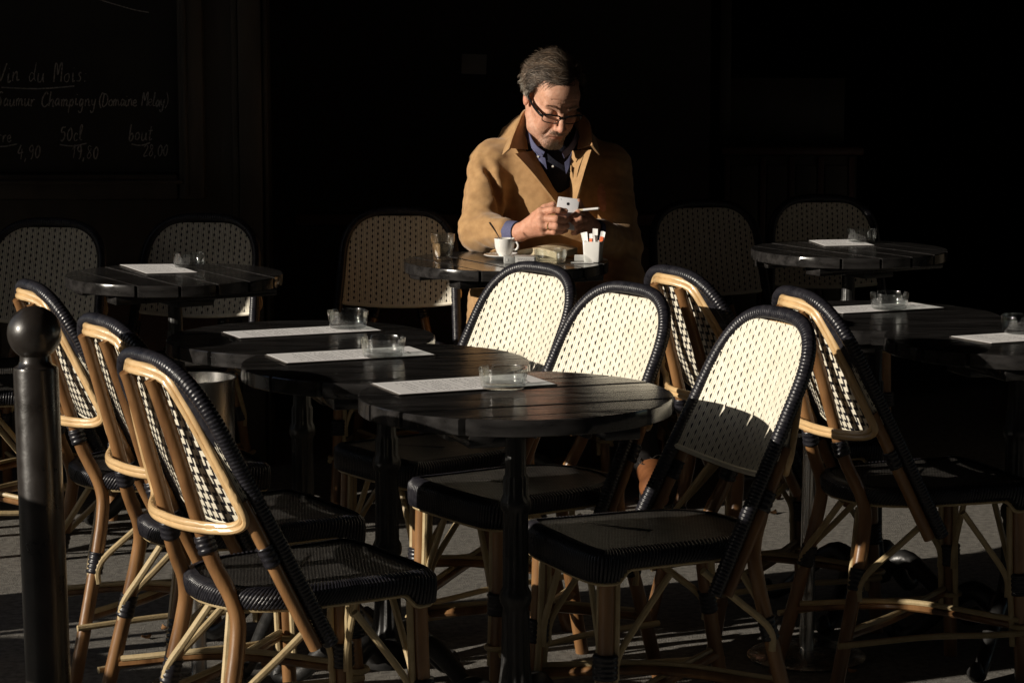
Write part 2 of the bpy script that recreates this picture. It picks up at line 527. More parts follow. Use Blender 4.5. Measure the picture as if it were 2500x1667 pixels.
# chalk handwriting: pen strokes on a unit grid (x right, y up, x-height 1)
G = {
 'V': (1.0, [[(0, 1.9), (.15, 1.8), (.4, 0), (1.0, 2.0)]]),
 'i': (.4, [[(.1, 1), (.12, .2), (.25, 0), (.4, .2)], [(.14, 1.5), (.18, 1.55)]]),
 'n': (.8, [[(.1, 1), (.12, 0)], [(.12, .6), (.4, 1), (.55, .8), (.6, .1), (.8, .15)]]),
 'd': (.8, [[(.6, .8), (.3, 1), (.05, .5), (.25, 0), (.6, .4)], [(.72, 2.1), (.62, .5), (.8, .05)]]),
 'u': (.8, [[(.08, 1), (.1, .2), (.3, 0), (.55, .4), (.62, 1)], [(.62, 1), (.65, .1), (.8, .1)]]),
 'M': (1.0, [[(.05, 0), (.12, 1.9), (.3, 1.8), (.42, .8), (.7, 2.0), (.85, 1.9), (.85, 0)]]),
 'o': (.7, [[(.4, 1), (.1, .7), (.12, .15), (.4, 0), (.6, .4), (.5, .9), (.35, 1)]]),
 's': (.6, [[(.5, .9), (.3, 1), (.2, .75), (.45, .4), (.35, .05), (.05, .08)]]),
 'S': (.9, [[(.8, 1.8), (.5, 2.0), (.2, 1.6), (.6, .9), (.5, .1), (.05, .15)]]),
 'a': (.75, [[(.55, .85), (.3, 1), (.08, .45), (.25, 0), (.55, .5), (.58, .95), (.6, .1), (.75, .1)]]),
 'm': (1.1, [[(.08, 1), (.1, 0)], [(.1, .6), (.3, 1), (.45, .8), (.45, 0)], [(.45, .6), (.7, 1), (.85, .8), (.87, .1), (1.1, .15)]]),
 'r': (.6, [[(.1, 1), (.14, 0)], [(.14, .5), (.3, .95), (.55, .95)]]),
 'C': (1.0, [[(.9, 1.7), (.6, 2.0), (.15, 1.3), (.15, .4), (.5, -.05), (.95, .3)]]),
 'h': (.75, [[(.15, 2.1), (.08, 0)], [(.1, .5), (.4, 1), (.55, .8), (.55, 0), (.75, .1)]]),
 'p': (.75, [[(.15, 1), (.0, -.9)], [(.12, .6), (.4, 1), (.6, .6), (.4, .05), (.1, .2)]]),
 'g': (.75, [[(.55, .85), (.3, 1), (.08, .5), (.3, .05), (.55, .6)], [(.6, 1), (.5, -.6), (.2, -.9), (.05, -.6)]]),
 'y': (.75, [[(.08, 1), (.15, .3), (.4, .2), (.6, 1)], [(.6, 1), (.45, -.6), (.15, -.9), (0, -.6)]]),
 '(': (.5, [[(.45, 2.1), (.12, 1.2), (.15, .3), (.4, -.4)]]),
 ')': (.5, [[(.1, 2.1), (.42, 1.2), (.38, .3), (.05, -.4)]]),
 'D': (1.0, [[(.2, 1.9), (.12, 0), (.6, .1), (.9, .8), (.7, 1.7), (.05, 1.9)]]),
 'e': (.65, [[(.08, .5), (.5, .6), (.4, 1), (.12, .8), (.12, .2), (.35, 0), (.65, .2)]]),
 'l': (.45, [[(.1, .3), (.35, 1.7), (.25, 2.1), (.12, 1.6), (.15, .2), (.45, .1)]]),
 'v': (.65, [[(.05, 1), (.25, 0), (.55, 1), (.65, .9)]]),
 'b': (.7, [[(.15, 2.1), (.1, .1), (.4, 0), (.6, .5), (.4, .9), (.12, .6)]]),
 't': (.5, [[(.25, 1.8), (.2, .1), (.5, .1)], [(0, 1.2), (.5, 1.25)]]),
 'c': (.6, [[(.5, .85), (.3, 1), (.08, .5), (.25, 0), (.6, .15)]]),
 '0': (.75, [[(.4, 1.7), (.1, 1.1), (.15, .3), (.4, 0), (.65, .6), (.6, 1.4), (.35, 1.7)]]),
 '1': (.5, [[(.05, 1.2), (.35, 1.8), (.3, 0)]]),
 '2': (.75, [[(.1, 1.4), (.35, 1.8), (.6, 1.4), (.1, .05), (.7, .1)]]),
 '4': (.8, [[(.35, 1.8), (.05, .8), (.7, .85)], [(.55, 1.3), (.5, -.1)]]),
 '5': (.75, [[(.65, 1.8), (.2, 1.75), (.15, 1.1), (.5, 1.1), (.6, .5), (.35, 0), (.05, .1)]]),
 '8': (.75, [[(.55, 1.5), (.3, 1.8), (.15, 1.4), (.6, .5), (.35, 0), (.1, .4), (.6, 1.4)]]),
 '9': (.75, [[(.6, 1.4), (.35, 1.8), (.1, 1.3), (.35, .9), (.6, 1.3), (.55, .3), (.4, -.1)]]),
 ',': (.4, [[(.2, .15), (.1, -.35)]]),
 ':': (.4, [[(.15, .9), (.2, .95)], [(.15, .1), (.2, .15)]]),
 ' ': (.7, []),
}
chalk = MB()
def write(text, x, z, h, track=0.12, rough=0.05, under=None, wt=0.0042):
    cx = x
    for ch in text:
        w, strokes = G[ch]
        dz = rng.normal(0, rough * 1.2)
        for st in strokes:
            P = (np.array(st) + rng.normal(0, .022, (len(st), 2))) * h
            P = spline(np.stack([P[:, 0], P[:, 1]], 1), max(4, 5 * len(st)))
            pts = [(cx + p[0] + 0.12 * p[1], FY - 0.0232, z + p[1] + dz * h) for p in P]
            chalk.tube(np.array(pts) - coff, rng.uniform(0.7, 1.15) * wt * 0.5, 5)
        cx += (w + track) * h
    if under:
        a, b, dz = under
        P = spline([(a, z - dz), ((a + b) / 2, z - dz - 0.004), (b, z - dz + 0.004)], 10)
        chalk.tube(np.array([(p[0], FY - 0.0232, p[1]) for p in P]) - coff, wt * 0.55, 5)
    return cx
# positions on the wall plane measured from the photograph
write('Vin du Mois:', -1.625, 1.232, 0.028, under=(-1.61, -1.38, 0.018), track=.17)
write('Saumur Champigny', -1.628, 1.156, 0.0222, track=.10)
write('(Domaine Melay)', -1.305, 1.156, 0.0200, track=.02)
write('verre', -1.66, 1.042, 0.021, under=(-1.66, -1.565, 0.010))
write('50cl', -1.430, 1.046, 0.024, under=(-1.430, -1.345, 0.012))
write('bout', -1.213, 1.048, 0.024, under=(-1.203, -1.145, 0.012))
write('4,90', -1.566, .990, 0.0235)
write('19,80', -1.394, .992, 0.023)
write('28,00', -1.168, .998, 0.020)
chalk.build('chalk_writing', 'chalk', cb, kind='stuff')
sw = MB()
P = spline([(-1.43, 1.545), (-1.33, 1.50), (-1.2, 1.46), (-1.14, 1.448)], 14)
sw.tube(np.array([(p[0], FY - 0.0232, p[1]) for p in P]) - coff, 0.0018, 5)
sw.build('chalk_stroke', 'chalk', cb)

# ------------------------------------------------------------ service counter in the dark on the right
ct = empty('service_cabinet', (1.03, 9.15, 0))
tag(ct, 'dark wooden cabinet with upright panels in the shade behind the right chairs', 'cabinet')
toff = np.array(ct.location)
def kbox(name, material, lo, hi, bev=0.004):
    return MB().box(np.array(lo) - toff, np.array(hi) - toff, bev=bev).build(name, material, ct)
kbox('body', 'joinery', (0.782, 9.00, 0.0), (1.272, 9.35, 0.925), 0.003)
kbox('counter_top', 'joinery2', (0.77, 8.97, 0.927), (1.295, 9.35, 0.957), 0.008)
for a in (0.785, 0.917, 1.024, 1.131, 1.245):
    kbox('stile', 'joinery2', (a - 0.004, 8.980, 0.04), (a + 0.018, 8.998, 0.92))
for a, b in ((0.806, 0.910), (0.940, 1.017), (1.047, 1.124), (1.154, 1.238)):
    kbox('panel', 'joinery', (a, 8.990, 0.10), (b, 8.999, 0.89), 0.005)
kbox('upper_panel', 'joinery', (0.782, 9.16, 0.959), (1.245, 9.30, 1.205), 0.003)
kbox('side_post', 'joinery', (0.772, 9.12, 0.959), (0.815, 9.158, 1.7))

pn = MB().box((-0.044, -0.003, -0.035), (0.044, 0, 0.035), bev=0.001).build('paper_notice', 'notice')
pn.location = (-0.134, 8.648, 1.267)
pn.rotation_euler = (0, R(2), 0)
tag(pn, 'small pale paper notice pinned on the dark wall behind the man', 'notice')

# ------------------------------------------------------------ things outside the frame that shade the terrace
aw = empty('added_awning', (0.5, 6.0, 2.7))  # canopy added out of view to dim skylight over the terrace
tag(aw, 'unseen dark red canvas canopy added over the terrace to block skylight', 'added_awning')
P = np.array([[(x, y, 0.24 * (y + 1.7) / 3.4 - 0.12) for y in np.linspace(-2.9, 1.7, 9)] for x in np.linspace(-2.9, 7.0, 12)])
MB().sheet(P, 0.01).build('canvas', 'added_awning', aw)
v = np.array([[(x, -2.9, z) for z in (-0.68, -0.21)] for x in np.linspace(-2.9, 7.0, 12)])
MB().sheet(v, 0.006).build('valance', 'added_awning', aw)  # deep drop added to darken the wall chairs
for x in (-2.85, 1.4, 6.95):
    MB().tube([(x, -2.88, -0.24), (x, 1.72, 0.09)], 0.02, 10).build('arm', 'iron', aw)

sc_ = empty('sun_block_screen', (-2.66, 7.06, 0))  # occluder added left of view; its edge sets the shade line
tag(sc_, 'unseen tall dark side screen added to keep the cafe front in shade', 'screen')
MB().box((-0.03, -0.62, 0.12), (0.03, 0.67, 2.5), bev=0.004).build('panel', 'joinery', sc_)
MB().box((-0.045, -0.685, 0), (0.045, -0.622, 2.55), bev=0.006).build('post', 'joinery', sc_)
MB().box((-0.045, -0.62, 0), (0.045, 0.67, 0.118), bev=0.006).build('base_rail', 'joinery', sc_)

bl = empty('street_building', (4.0, -9.5, 0))
tag(bl, 'tall stone apartment building across the street from the terrace', 'building')
MB().box((-24, -10, -0.1), (40, 0, 25)).build('wall', 'stone', bl, smooth=False)
MB().box((-24.3, -10.3, 25.003), (40.3, 0.5, 25.5)).build('cornice', 'stone', bl, smooth=False)
MB().box((-23.5, -9.5, 25.503), (39.5, -0.8, 28)).build('roof', 'zinc', bl, smooth=False)
wm = MB().box((-0.6, -0.15, 0), (0.6, 0.02, 2.1)).mesh('window', False)
wm.materials.append(M['window_dark'])
for k in range(7):
    for i in range(20):
        w = bpy.data.objects.new('window', wm)
        COL.objects.link(w)
        w.parent = bl
        w.location = (-22 + 3.1 * i, 0.0, 1.2 + 3.4 * k)


cbld = empty('added_corner_building', (26.0, 0, 0))  # added beyond view to close off low sky from the right
tag(cbld, 'unseen stone house added at the far right to cut skylight', 'building')
MB().box((0, -9.4, -0.1), (12, 7.6, 17)).build('wall', 'stone', cbld, smooth=False)
MB().box((0.6, -9.0, 17.003), (11, 7.0, 20)).build('roof', 'zinc', cbld, smooth=False)
for k in range(4):
    for i in range(5):
        w = bpy.data.objects.new('window', wm)
        COL.objects.link(w)
        w.parent = cbld
        w.rotation_euler = (0, 0, R(-90))
        w.location = (-.01, -8 + 3.4 * i, 1.2 + 3.6 * k)
low = empty('added_house_row', (-70.0, 0, 0))  # added out of view to hide the bright low sky below the sun
tag(low, 'unseen row of low stone houses added on the left to cut horizon glow', 'building')
MB().box((-12, -60, -0.1), (0, 30, 13)).build('wall', 'stone', low, smooth=False)
MB().box((-11, -59, 13.003), (-1, 29, 17)).build('roof', 'zinc', low, smooth=False)

# ================================================================== RATTAN CHAIRS
SL = -0.502                                  # the back leans: y per z
def hoop_y(z):
    return -0.031 + SL * (z - 0.364)
Z0, ZT = 0.364, 0.862
def hoop_x(z):
    t = np.clip((z - (ZT - 0.135)) / 0.135, 0, 1)
    w = 0.194 - 0.028 * (z - Z0) / (ZT - Z0)
    return w * (1 - t ** 2.5) ** (1 / 3.0)
def hoop_path():
    zs = np.concatenate([np.linspace(Z0, ZT - 0.135, 34), ZT - 0.135 * (1 - np.sin(np.linspace(0, np.pi / 2, 160)[1:])) ])
    r = np.stack([hoop_x(zs), hoop_y(zs), zs], 1)
    l = r[::-1][1:].copy()
    l[:, 0] *= -1
    return np.concatenate([r, l])
def d_pt(u):
    """rear cane loop, u in 0..1 from bottom middle, up the right, across the top, down the left"""
    ctrl = [(0, .586), (.10, .583), (.158, .587), (.179, .606), (.170, .640), (.142, .710), (.109, .785), (.083, .824), (.042, .838), (0, .840)]
    P = spline(ctrl, 60)
    P = resample(P, n=80)
    Q = P[::-1].copy()
    Q[:, 0] *= -1
    P = np.concatenate([P, Q[1:]])
    x, z = P[:, 0], P[:, 1]
    ws = np.interp(z, [.58, .606, .640, .710, .785, .824, .84], [.179, .179, .170, .142, .109, .083, .06])
    q = np.clip(np.abs(x) / ws, 0, 1)
    low = np.clip((.66 - z) / .06, 0, 1)
    y = np.interp(z, [.58, .84], [-.182, -.288]) - (1 - q ** 2) * (.020 + .052 * low)
    P3 = np.stack([x, y, z], 1)
    s = np.linspace(0, 1, len(P3))
    u = np.atleast_1d(u)
    return np.stack([np.interp(u, s, P3[:, i]) for i in range(3)], 1)

def weave(mb_cream, mb_black, S, ncol, length_m, pitch=0.020, inside=None, w_fac=1.0, rows_off=0.0):
    """cream strands running along v (0..1) in ncol columns over u (0..1); lens-shaped gaps between neighbours.
    S(u, v) -> (points, normals) for arrays"""
    nrow = int(round(length_m / pitch))
    nv = nrow * 6 + 1
    v = np.linspace(0, 1, nv)
    row = v * nrow
    for c in range(ncol):
        uL, uR = c / ncol, (c + 1) / ncol
        def gap(b):
            if b % 3:
                return 0.10 + 0 * row
            ph = (row + 0.5 * ((b // 3) % 2) + rows_off + 0.06 * math.sin(b * 2.3)) % 1.0
            return 0.10 + (0.86 + 0.12 * math.sin(b * 1.7)) * np.clip(1 - (np.abs(ph - 0.5) / 0.29) ** 2, 0, 1)
        gl, gr = gap(c), gap(c + 1)
        du = 1.0 / ncol
        ue = [uL + gl * 0.5 * du * w_fac, (uL + uR) / 2 + 0 * v, uR - gr * 0.5 * du * w_fac]
        rows = []
        for k, uu in enumerate(ue):
            p, n = S(uu, v)
            h = 0.0019 if k == 1 else 0.0009
            rows.append(p + n * h)
        rows = np.array(rows)                # 3 x nv x 3
        mid = rows[1]
        ok = np.ones(nv, bool) if inside is None else inside(mid)
        V = rows.transpose(1, 0, 2).reshape(-1, 3)
        F = []
        for i in range(nv - 1):
            if ok[i] and ok[i + 1]:
                for k in range(2):
                    F.append((i * 3 + k, i * 3 + k + 1, (i + 1) * 3 + k + 1, (i + 1) * 3 + k))
        mb_cream.add(V, F)

def build_chair():
    root = empty('bistro_chair', (0, 0, 0))
    # --- black wrapped hoop
    hp = resample(hoop_path(), 0.0072 / 4)
    k = np.arange(len(hp)) % 4
    rr = 0.0134 + np.array([0.0, 0.0010, 0.0014, 0.0010])[k]
    MB().tube(hp, rr, 12).build('hoop', 'black_cane', root, angle=0)
    # --- front woven panel
    zb, zt = 0.585, ZT - 0.016
    def S_front(u, v):
        z = zb + (zt - zb) * np.asarray(v) - 0.016 * (1 - np.asarray(v)) * (1 - (2 * np.asarray(u) - 1) ** 2)
        w = np.full_like(z, 0.185)
        x = (np.asarray(u) * 2 - 1) * w
        hw = np.maximum(hoop_x(np.clip(z, Z0, ZT - 1e-4)), 0.02)
        q = np.clip(np.abs(x) / hw, 0, 1)
        y = hoop_y(z) - 0.033 * (1 - q ** 2) * np.clip((0.87 - z) / 0.2, 0.15, 1) + 0.004
        n = np.stack([0 * x, np.full_like(x, 0.894), np.full_like(x, 0.447)], -1)
        return np.stack([x, y, z], -1), n
    def inside_front(p):
        return np.abs(p[:, 0]) < hoop_x(np.clip(p[:, 2] + 0.003, Z0, ZT)) - 0.004
    cm, bk = MB(), MB()
    weave(cm, bk, S_front, 66, 0.31, pitch=0.0205, inside=inside_front)
    cm.build('back_weave', 'cream_cane', root, angle=0, kind='stuff')
    # backing (black weft) just behind the cream strands, trimmed to the hoop
    rowsB = []
    for v in np.linspace(0, 1, 30):
        z = zb + (zt - zb) * v
        hw = float(hoop_x(min(z, ZT - 1e-4))) - 0.006
        uu = (np.linspace(-1, 1, 17) * max(hw, 0.01) / 0.185 + 1) / 2
        p, n = S_front(uu, np.full(17, v))
        rowsB.append(p - n * 0.0005)
    MB().sheet(np.array(rowsB), 0.0025, flip=True).build('back_backing', 'black_cane', root, angle=0)
    # rear face of the front panel: cream sheet with black basket floats
    rb = []
    for v in np.linspace(0, 1, 30):
        z = zb + (zt - zb) * v
        hw = float(hoop_x(min(z, ZT - 1e-4))) - 0.007
        uu = (np.linspace(-1, 1, 17) * max(hw, 0.01) / 0.185 + 1) / 2
        p, n = S_front(uu, np.full(17, v))
        rb.append(p - n * 0.0052)
    MB().sheet(np.array(rb), 0.001).build('rear_sheet', 'cream_cane', root, angle=0)
    fl = MB()
    pu, pv = 0.0215, 0.0160
    nxt, nzt = int(0.36 / pu), int((zt - zb) / pv)
    for j in range(nzt):
        for i in range(-1, nxt):
            x0 = -0.18 + (i + 0.5 * (j % 2)) * pu
            z0 = zb + (j + 0.2) * pv
            for (ax, az, bx, bz) in ((x0, z0, x0 + 0.0165, z0 + 0.0063), (x0 + 0.0118, z0 + 0.0063, x0 + 0.0165, z0 + 0.0157)):
                xm = (ax + bx) / 2
                zm = (az + bz) / 2
                if abs(xm) > hoop_x(min(zm + 0.006, ZT)) - 0.018 or zm > zt - 0.008:
                    continue
                xx, zz = np.meshgrid([ax, xm, bx], [az, bz])
                p, n = S_front((xx / 0.185 + 1) / 2, (zz - zb) / (zt - zb))
                q = p - n * 0.0056
                q[:, 1] -= n[:, 1] * 0.0009
                fl.grid(q[::-1])
    fl.build('rear_weave', 'black_cane', root, angle=0, kind='stuff')
    # lower rim of the woven panel
    p, n = S_front(np.linspace(0.03, 0.97, 25), np.zeros(25))
    MB().tube(p - n * 0.001, 0.006, 8).build('lower_rim', 'cream_cane', root)
    # --- side band: hoop to rear loop
    def outer(u):
        """hoop seen as a loop matching d_pt: lower middle, right, top, left"""
        zz = d_pt(u)[:, 2]
        d = d_pt(u)
        zh = np.clip(0.555 + (zz - .563) / (.846 - .563) * (ZT - .555), Z0, ZT - 1e-5)
        x = np.sign(d[:, 0] + 1e-12) * hoop_x(zh)
        f = np.clip((np.abs(d[:, 0])) / 0.02, 0, 1)
        top = zz > 0.8
        x = np.where(top, x * np.where(zz > .835, np.clip(np.abs(d[:, 0]) / .06, 0, 1), 1), x)
        return np.stack([x, hoop_y(zh), zh], 1)
    us = np.linspace(0.19, 0.81, 200)
    dp, op = d_pt(us), outer(us)
    # smooth the outer curve so that strands run cleanly round the shoulders
    for _ in range(6):
        op[1:-1] = 0.5 * op[1:-1] + 0.25 * (op[:-2] + op[2:])
    def S_side(u, v):
        u = np.asarray(u) + 0 * np.asarray(v)
        t = np.asarray(v) * 199
        a = np.stack([np.interp(t, np.arange(200), op[:, i]) for i in range(3)], -1)
        b = np.stack([np.interp(t, np.arange(200), dp[:, i]) for i in range(3)], -1)
        mid = a * (1 - u[..., None]) + b * u[..., None]
        c = np.stack([0 * t, np.interp(t, np.arange(200), (dp[:, 1] + op[:, 1]) / 2), np.full_like(t, .70)], -1)
        n = mid - c
        n[..., 1] *= 0.2
        n /= np.linalg.norm(n, axis=-1)[..., None]
        return mid + n * 0.006 * np.sin(np.pi * u)[..., None], n
    cs = MB()
    weave(cs, None, S_side, 12, 0.92, pitch=0.024)
    cs.build('side_weave', 'cream_cane', root, angle=0, kind='stuff')
    Pb = np.array([S_side(np.full(60, u), np.linspace(0, 1, 60))[0] - S_side(np.full(60, u), np.linspace(0, 1, 60))[1] * 0.0012 for u in np.linspace(0, 1, 4)])
    MB().sheet(Pb, 0.002, flip=True).build('side_backing', 'black_cane', root, angle=0)
    # --- rear loop, two canes
    u = np.linspace(0, 1, 161)[:-1]
    dl = d_pt(u)
    cen = np.array([0, 0, 0.70])
    rad = dl - cen
    rad[:, 1] = 0
    rad /= np.linalg.norm(rad, axis=1)[:, None]
    MB().tube(dl + rad * 0.002, 0.0066, 9, closed=True).build('back_frame', 'pale_cane', root)
    MB().tube(dl + rad * 0.0130 + np.array([0, 0.003, 0]), 0.0066, 9, closed=True).build('back_frame', 'pale_cane', root)
    # --- rear legs run up as the two uprights of the back
    for s in (-1, 1):
        ctrl = [(.145, -.255, .0), (.128, -.207, .20), (.112, -.172, .36), (.100, -.170, .43), (.082, -.202, .51), (.070, -.218, .57), (.064, -.255, .70), (.055, -.287, .805), (.053, -.297, .832)]
        P = spline(ctrl, 44)
        P[:, 0] *= s
        zz = P[:, 2]
        r = np.interp(zz, [0, .2, .5, .8], [.0152, .0150, .0138, .0128])
        for zn in (.31, .47, .66):
            r = r * (1 + 0.07 * np.exp(-((zz - zn) / .006) ** 2))
        leg = MB().tube(P, r, 12).build('rear_leg', 'bamboo', root)
        for za, zb_ in ((.245, .290), (.525, .556)):
            band(P, za, zb_, .0172).build('binding', 'black_cane', leg, angle=0)
        # side pole behind the lower end of the hoop
        Q = spline([(s * .178, hoop_y(.63) - .028, .63), (s * .182, hoop_y(.57) - .028, .57), (s * .186, hoop_y(.48) - .03, .48), (s * .190, hoop_y(.36) - .030, .36)], 12)
        pole = MB().tube(Q, .0125, 10).build('side_pole', 'bamboo', root)
        band(Q, .515, .550, .0150).build('binding', 'black_cane', pole, angle=0)
        # front leg with a thin cane on either side
        F = spline([(s * .148, .172, .425), (s * .152, .176, .25), (s * .160, .190, 0)], 16)
        leg = MB().tube(F, .0152, 12).build('front_leg', 'bamboo', root)
        band(F, .215, .262, .0235).build('binding', 'black_cane', leg, angle=0)
        for (ox, oy) in ((-s * .020, .004), (.002 * s, -.021)):
            c = MB()
            c.tube(F[(F[:, 2] > .10)] + np.array([ox, oy, 0]), .0066, 8)
            c.build('cane', 'straw_cane', leg)
        # diagonal braces
        for tgt in ((s * .06, .165, .402), (s * .150, .04, .402)):
            st = np.array([s * .150 + (-.022 * s if abs(tgt[0]) < .1 else 0), .174 + (0 if abs(tgt[0]) < .1 else -.022), .24])
            tg = np.array(tgt)
            P2 = spline([st + [0, 0, -.03], st, st + (tg - st) * .12 + [0, 0, .012], st + (tg - st) * .5 + [0, 0, .008], tg], 18)
            MB().tube(P2, .0068, 8).build('brace', 'straw_cane', root)
        for tgt in ((s * .04, -.150, .402), (s * .150, -.03, .402)):
            st = np.array([s * (.122 if abs(tgt[0]) < .1 else .136), -.205 if abs(tgt[0]) < .1 else -.192, .255])
            tg = np.array(tgt)
            P2 = spline([st + [0, 0, -.03], st, st + (tg - st) * .12 + [0, 0, .012], st + (tg - st) * .5 + [0, 0, .006], tg], 18)
            MB().tube(P2, .0072, 8).build('brace', 'straw_cane', root)
        # side stretcher: two canes that loop round both legs
        zz = .135
        P3 = spline([(s * .176, .188, zz), (s * .168, .10, zz), (s * .160, -.05, zz + .006), (s * .150, -.245, zz)], 20)
        MB().tube(P3, .0070, 8).build('stretcher', 'straw_cane', root)
        a = np.linspace(0, 2 * np.pi, 18, endpoint=False)
        ring = np.stack([s * .155 + .022 * np.cos(a), .182 + .022 * np.sin(a), zz + .012 + 0 * a], 1)
        MB().tube(ring, .006, 7, closed=True).build('loop', 'straw_cane', root)
    # crossing stretchers
    for s in (-1, 1):
        P3 = spline([(s * .155, .165, .150), (0, -.03, .158 + .012 * s), (-s * .128, -.215, .150)], 16)
        MB().tube(P3, .0098, 9).build('cross_stretcher', 'bamboo', root)
        P3 = P3 + np.array([.012, .006 * s, .012])
        MB().tube(P3, .0062, 8).build('cross_stretcher', 'straw_cane', root)
    # --- seat
    ctrl = [(0, .212), (.10, .210), (.150, .202), (.170, .180), (.168, .10), (.165, .0), (.155, -.08), (.12, -.15), (.06, -.185), (0, -.195)]
    half = spline(ctrl, 60)
    out = np.concatenate([half, (half * [-1, 1])[::-1][1:-1]])
    out = resample(np.concatenate([out, out[:1]]), n=161)[:-1]
    rings = []
    def zbot(y):
        t_ = np.clip((np.asarray(y) - .135) / .03, 0, 1)
        return .427 - .024 * t_ * t_ * (3 - 2 * t_)
    for q, f_ in ((.90, .06), (.975, 0), (.995, .25), (1.0, .55), (.994, .82), (.97, .96), (.90, 1.0), (.6, .93), (.3, .88), (.02, .86)):
        zb_ = zbot(out[:, 1])
        rings.append(np.concatenate([out * q, (zb_ + (.4590 - zb_) * f_)[:, None]], 1))
    n = len(out)
    V = np.concatenate(rings)
    F = [(l * n + k, l * n + (k + 1) % n, (l + 1) * n + (k + 1) % n, (l + 1) * n + k) for l in range(len(rings) - 1) for k in range(n)]
    F.append(tuple(range(n - 1, -1, -1)))
    F.append(tuple((len(rings) - 1) * n + k for k in range(n)))
    MB().add(V, [f[::-1] for f in F]).build('seat', 'seat_weave', root, angle=0)
    # strands wound round the edge of the seat
    ed = MB()
    ee = resample(np.concatenate([out, out[:1]]), 0.0070)[:-1]
    ne = len(ee)
    for k in range(ne):
        p0 = ee[k]
        t = ee[(k + 1) % ne] - ee[k - 1]
        t /= np.linalg.norm(t)
        nn = np.array([t[1], -t[0]])
        if np.dot(nn, p0) < 0:
            nn = -nn
        slant = -0.006 - 0.022 * min(1, max(0, (0.05 - p0[1]) / 0.08))
        pts = []
        zb_ = float(zbot(p0[1]))
        for (a, f_, o_) in ((0, .03, -.006), (.15, .02, .0004), (.4, .30, .0020), (.65, .60, .0024), (.85, .84, .0006), (1.0, 1.0, -.010), (1.15, 1.03, -.022)):
            q = p0 + t * slant * a + nn * o_
            pts.append((q[0], q[1], zb_ + (.4585 - zb_) * f_))
        ed.tube(pts, 0.0034, 6, cap=False)
    ed.build('seat_edge', 'black_cane', root, angle=0, kind='stuff')
    rim = np.concatenate([out * .97, (zbot(out[:, 1]) - .004)[:, None]], 1)
    MB().tube(rim, .0042, 6, closed=True).build('seat_rim', 'straw_cane', root)
    return root

def band(P, za, zb, r):
    """black cane wound round a leg between two heights"""
    P = np.asarray(P)
    o = np.argsort(P[:, 2])
    zz = np.linspace(za, zb, max(5, int((zb - za) / 0.0022)))
    Q = np.stack([np.interp(zz, P[o, 2], P[o, 0]), np.interp(zz, P[o, 2], P[o, 1]), zz], 1)
    k = np.arange(len(zz)) % 4
    return MB().tube(Q, r + np.array([-.0008, .0008, .0012, .0008])[k], 12)

# black seat weave: fine diagonal twill as relief
m = mat('seat_weave', (0.026, 0.0235, 0.022), 0.34, (0.046, 0.042, 0.037), scale=60, rough2=0.5)
nt = m.node_tree
b = nt.nodes['Principled BSDF']
tc = nt.nodes.new('ShaderNodeTexCoord')
mp = nt.nodes.new('ShaderNodeMapping')
mp.inputs['Rotation'].default_value = (0, 0, R(38))
nt.links.new(tc.outputs['Object'], mp.inputs['Vector'])
wv = nt.nodes.new('ShaderNodeTexWave')
wv.inputs['Scale'].default_value = 42
wv.inputs['Distortion'].default_value = 1.5
wv.inputs['Detail'].default_value = 1.0
nt.links.new(mp.outputs[0], wv.inputs['Vector'])
mp2 = nt.nodes.new('ShaderNodeMapping')
mp2.inputs['Rotation'].default_value = (0, 0, R(-20))
nt.links.new(tc.outputs['Object'], mp2.inputs['Vector'])
wv2 = nt.nodes.new('ShaderNodeTexWave')
wv2.inputs['Scale'].default_value = 60
nt.links.new(mp2.outputs[0], wv2.inputs['Vector'])
ad = nt.nodes.new('ShaderNodeMath')
ad.operation = 'ADD'
nt.links.new(wv.outputs['Fac'], ad.inputs[0])
nt.links.new(wv2.outputs['Fac'], ad.inputs[1])
bp = nt.nodes.new('ShaderNodeBump')
bp.inputs['Strength'].default_value = 0.8
bp.inputs['Distance'].default_value = 0.0035
nt.links.new(ad.outputs[0], bp.inputs['Height'])
nt.links.new(bp.outputs[0], b.inputs['Normal'])
M['seat_weave'] = m

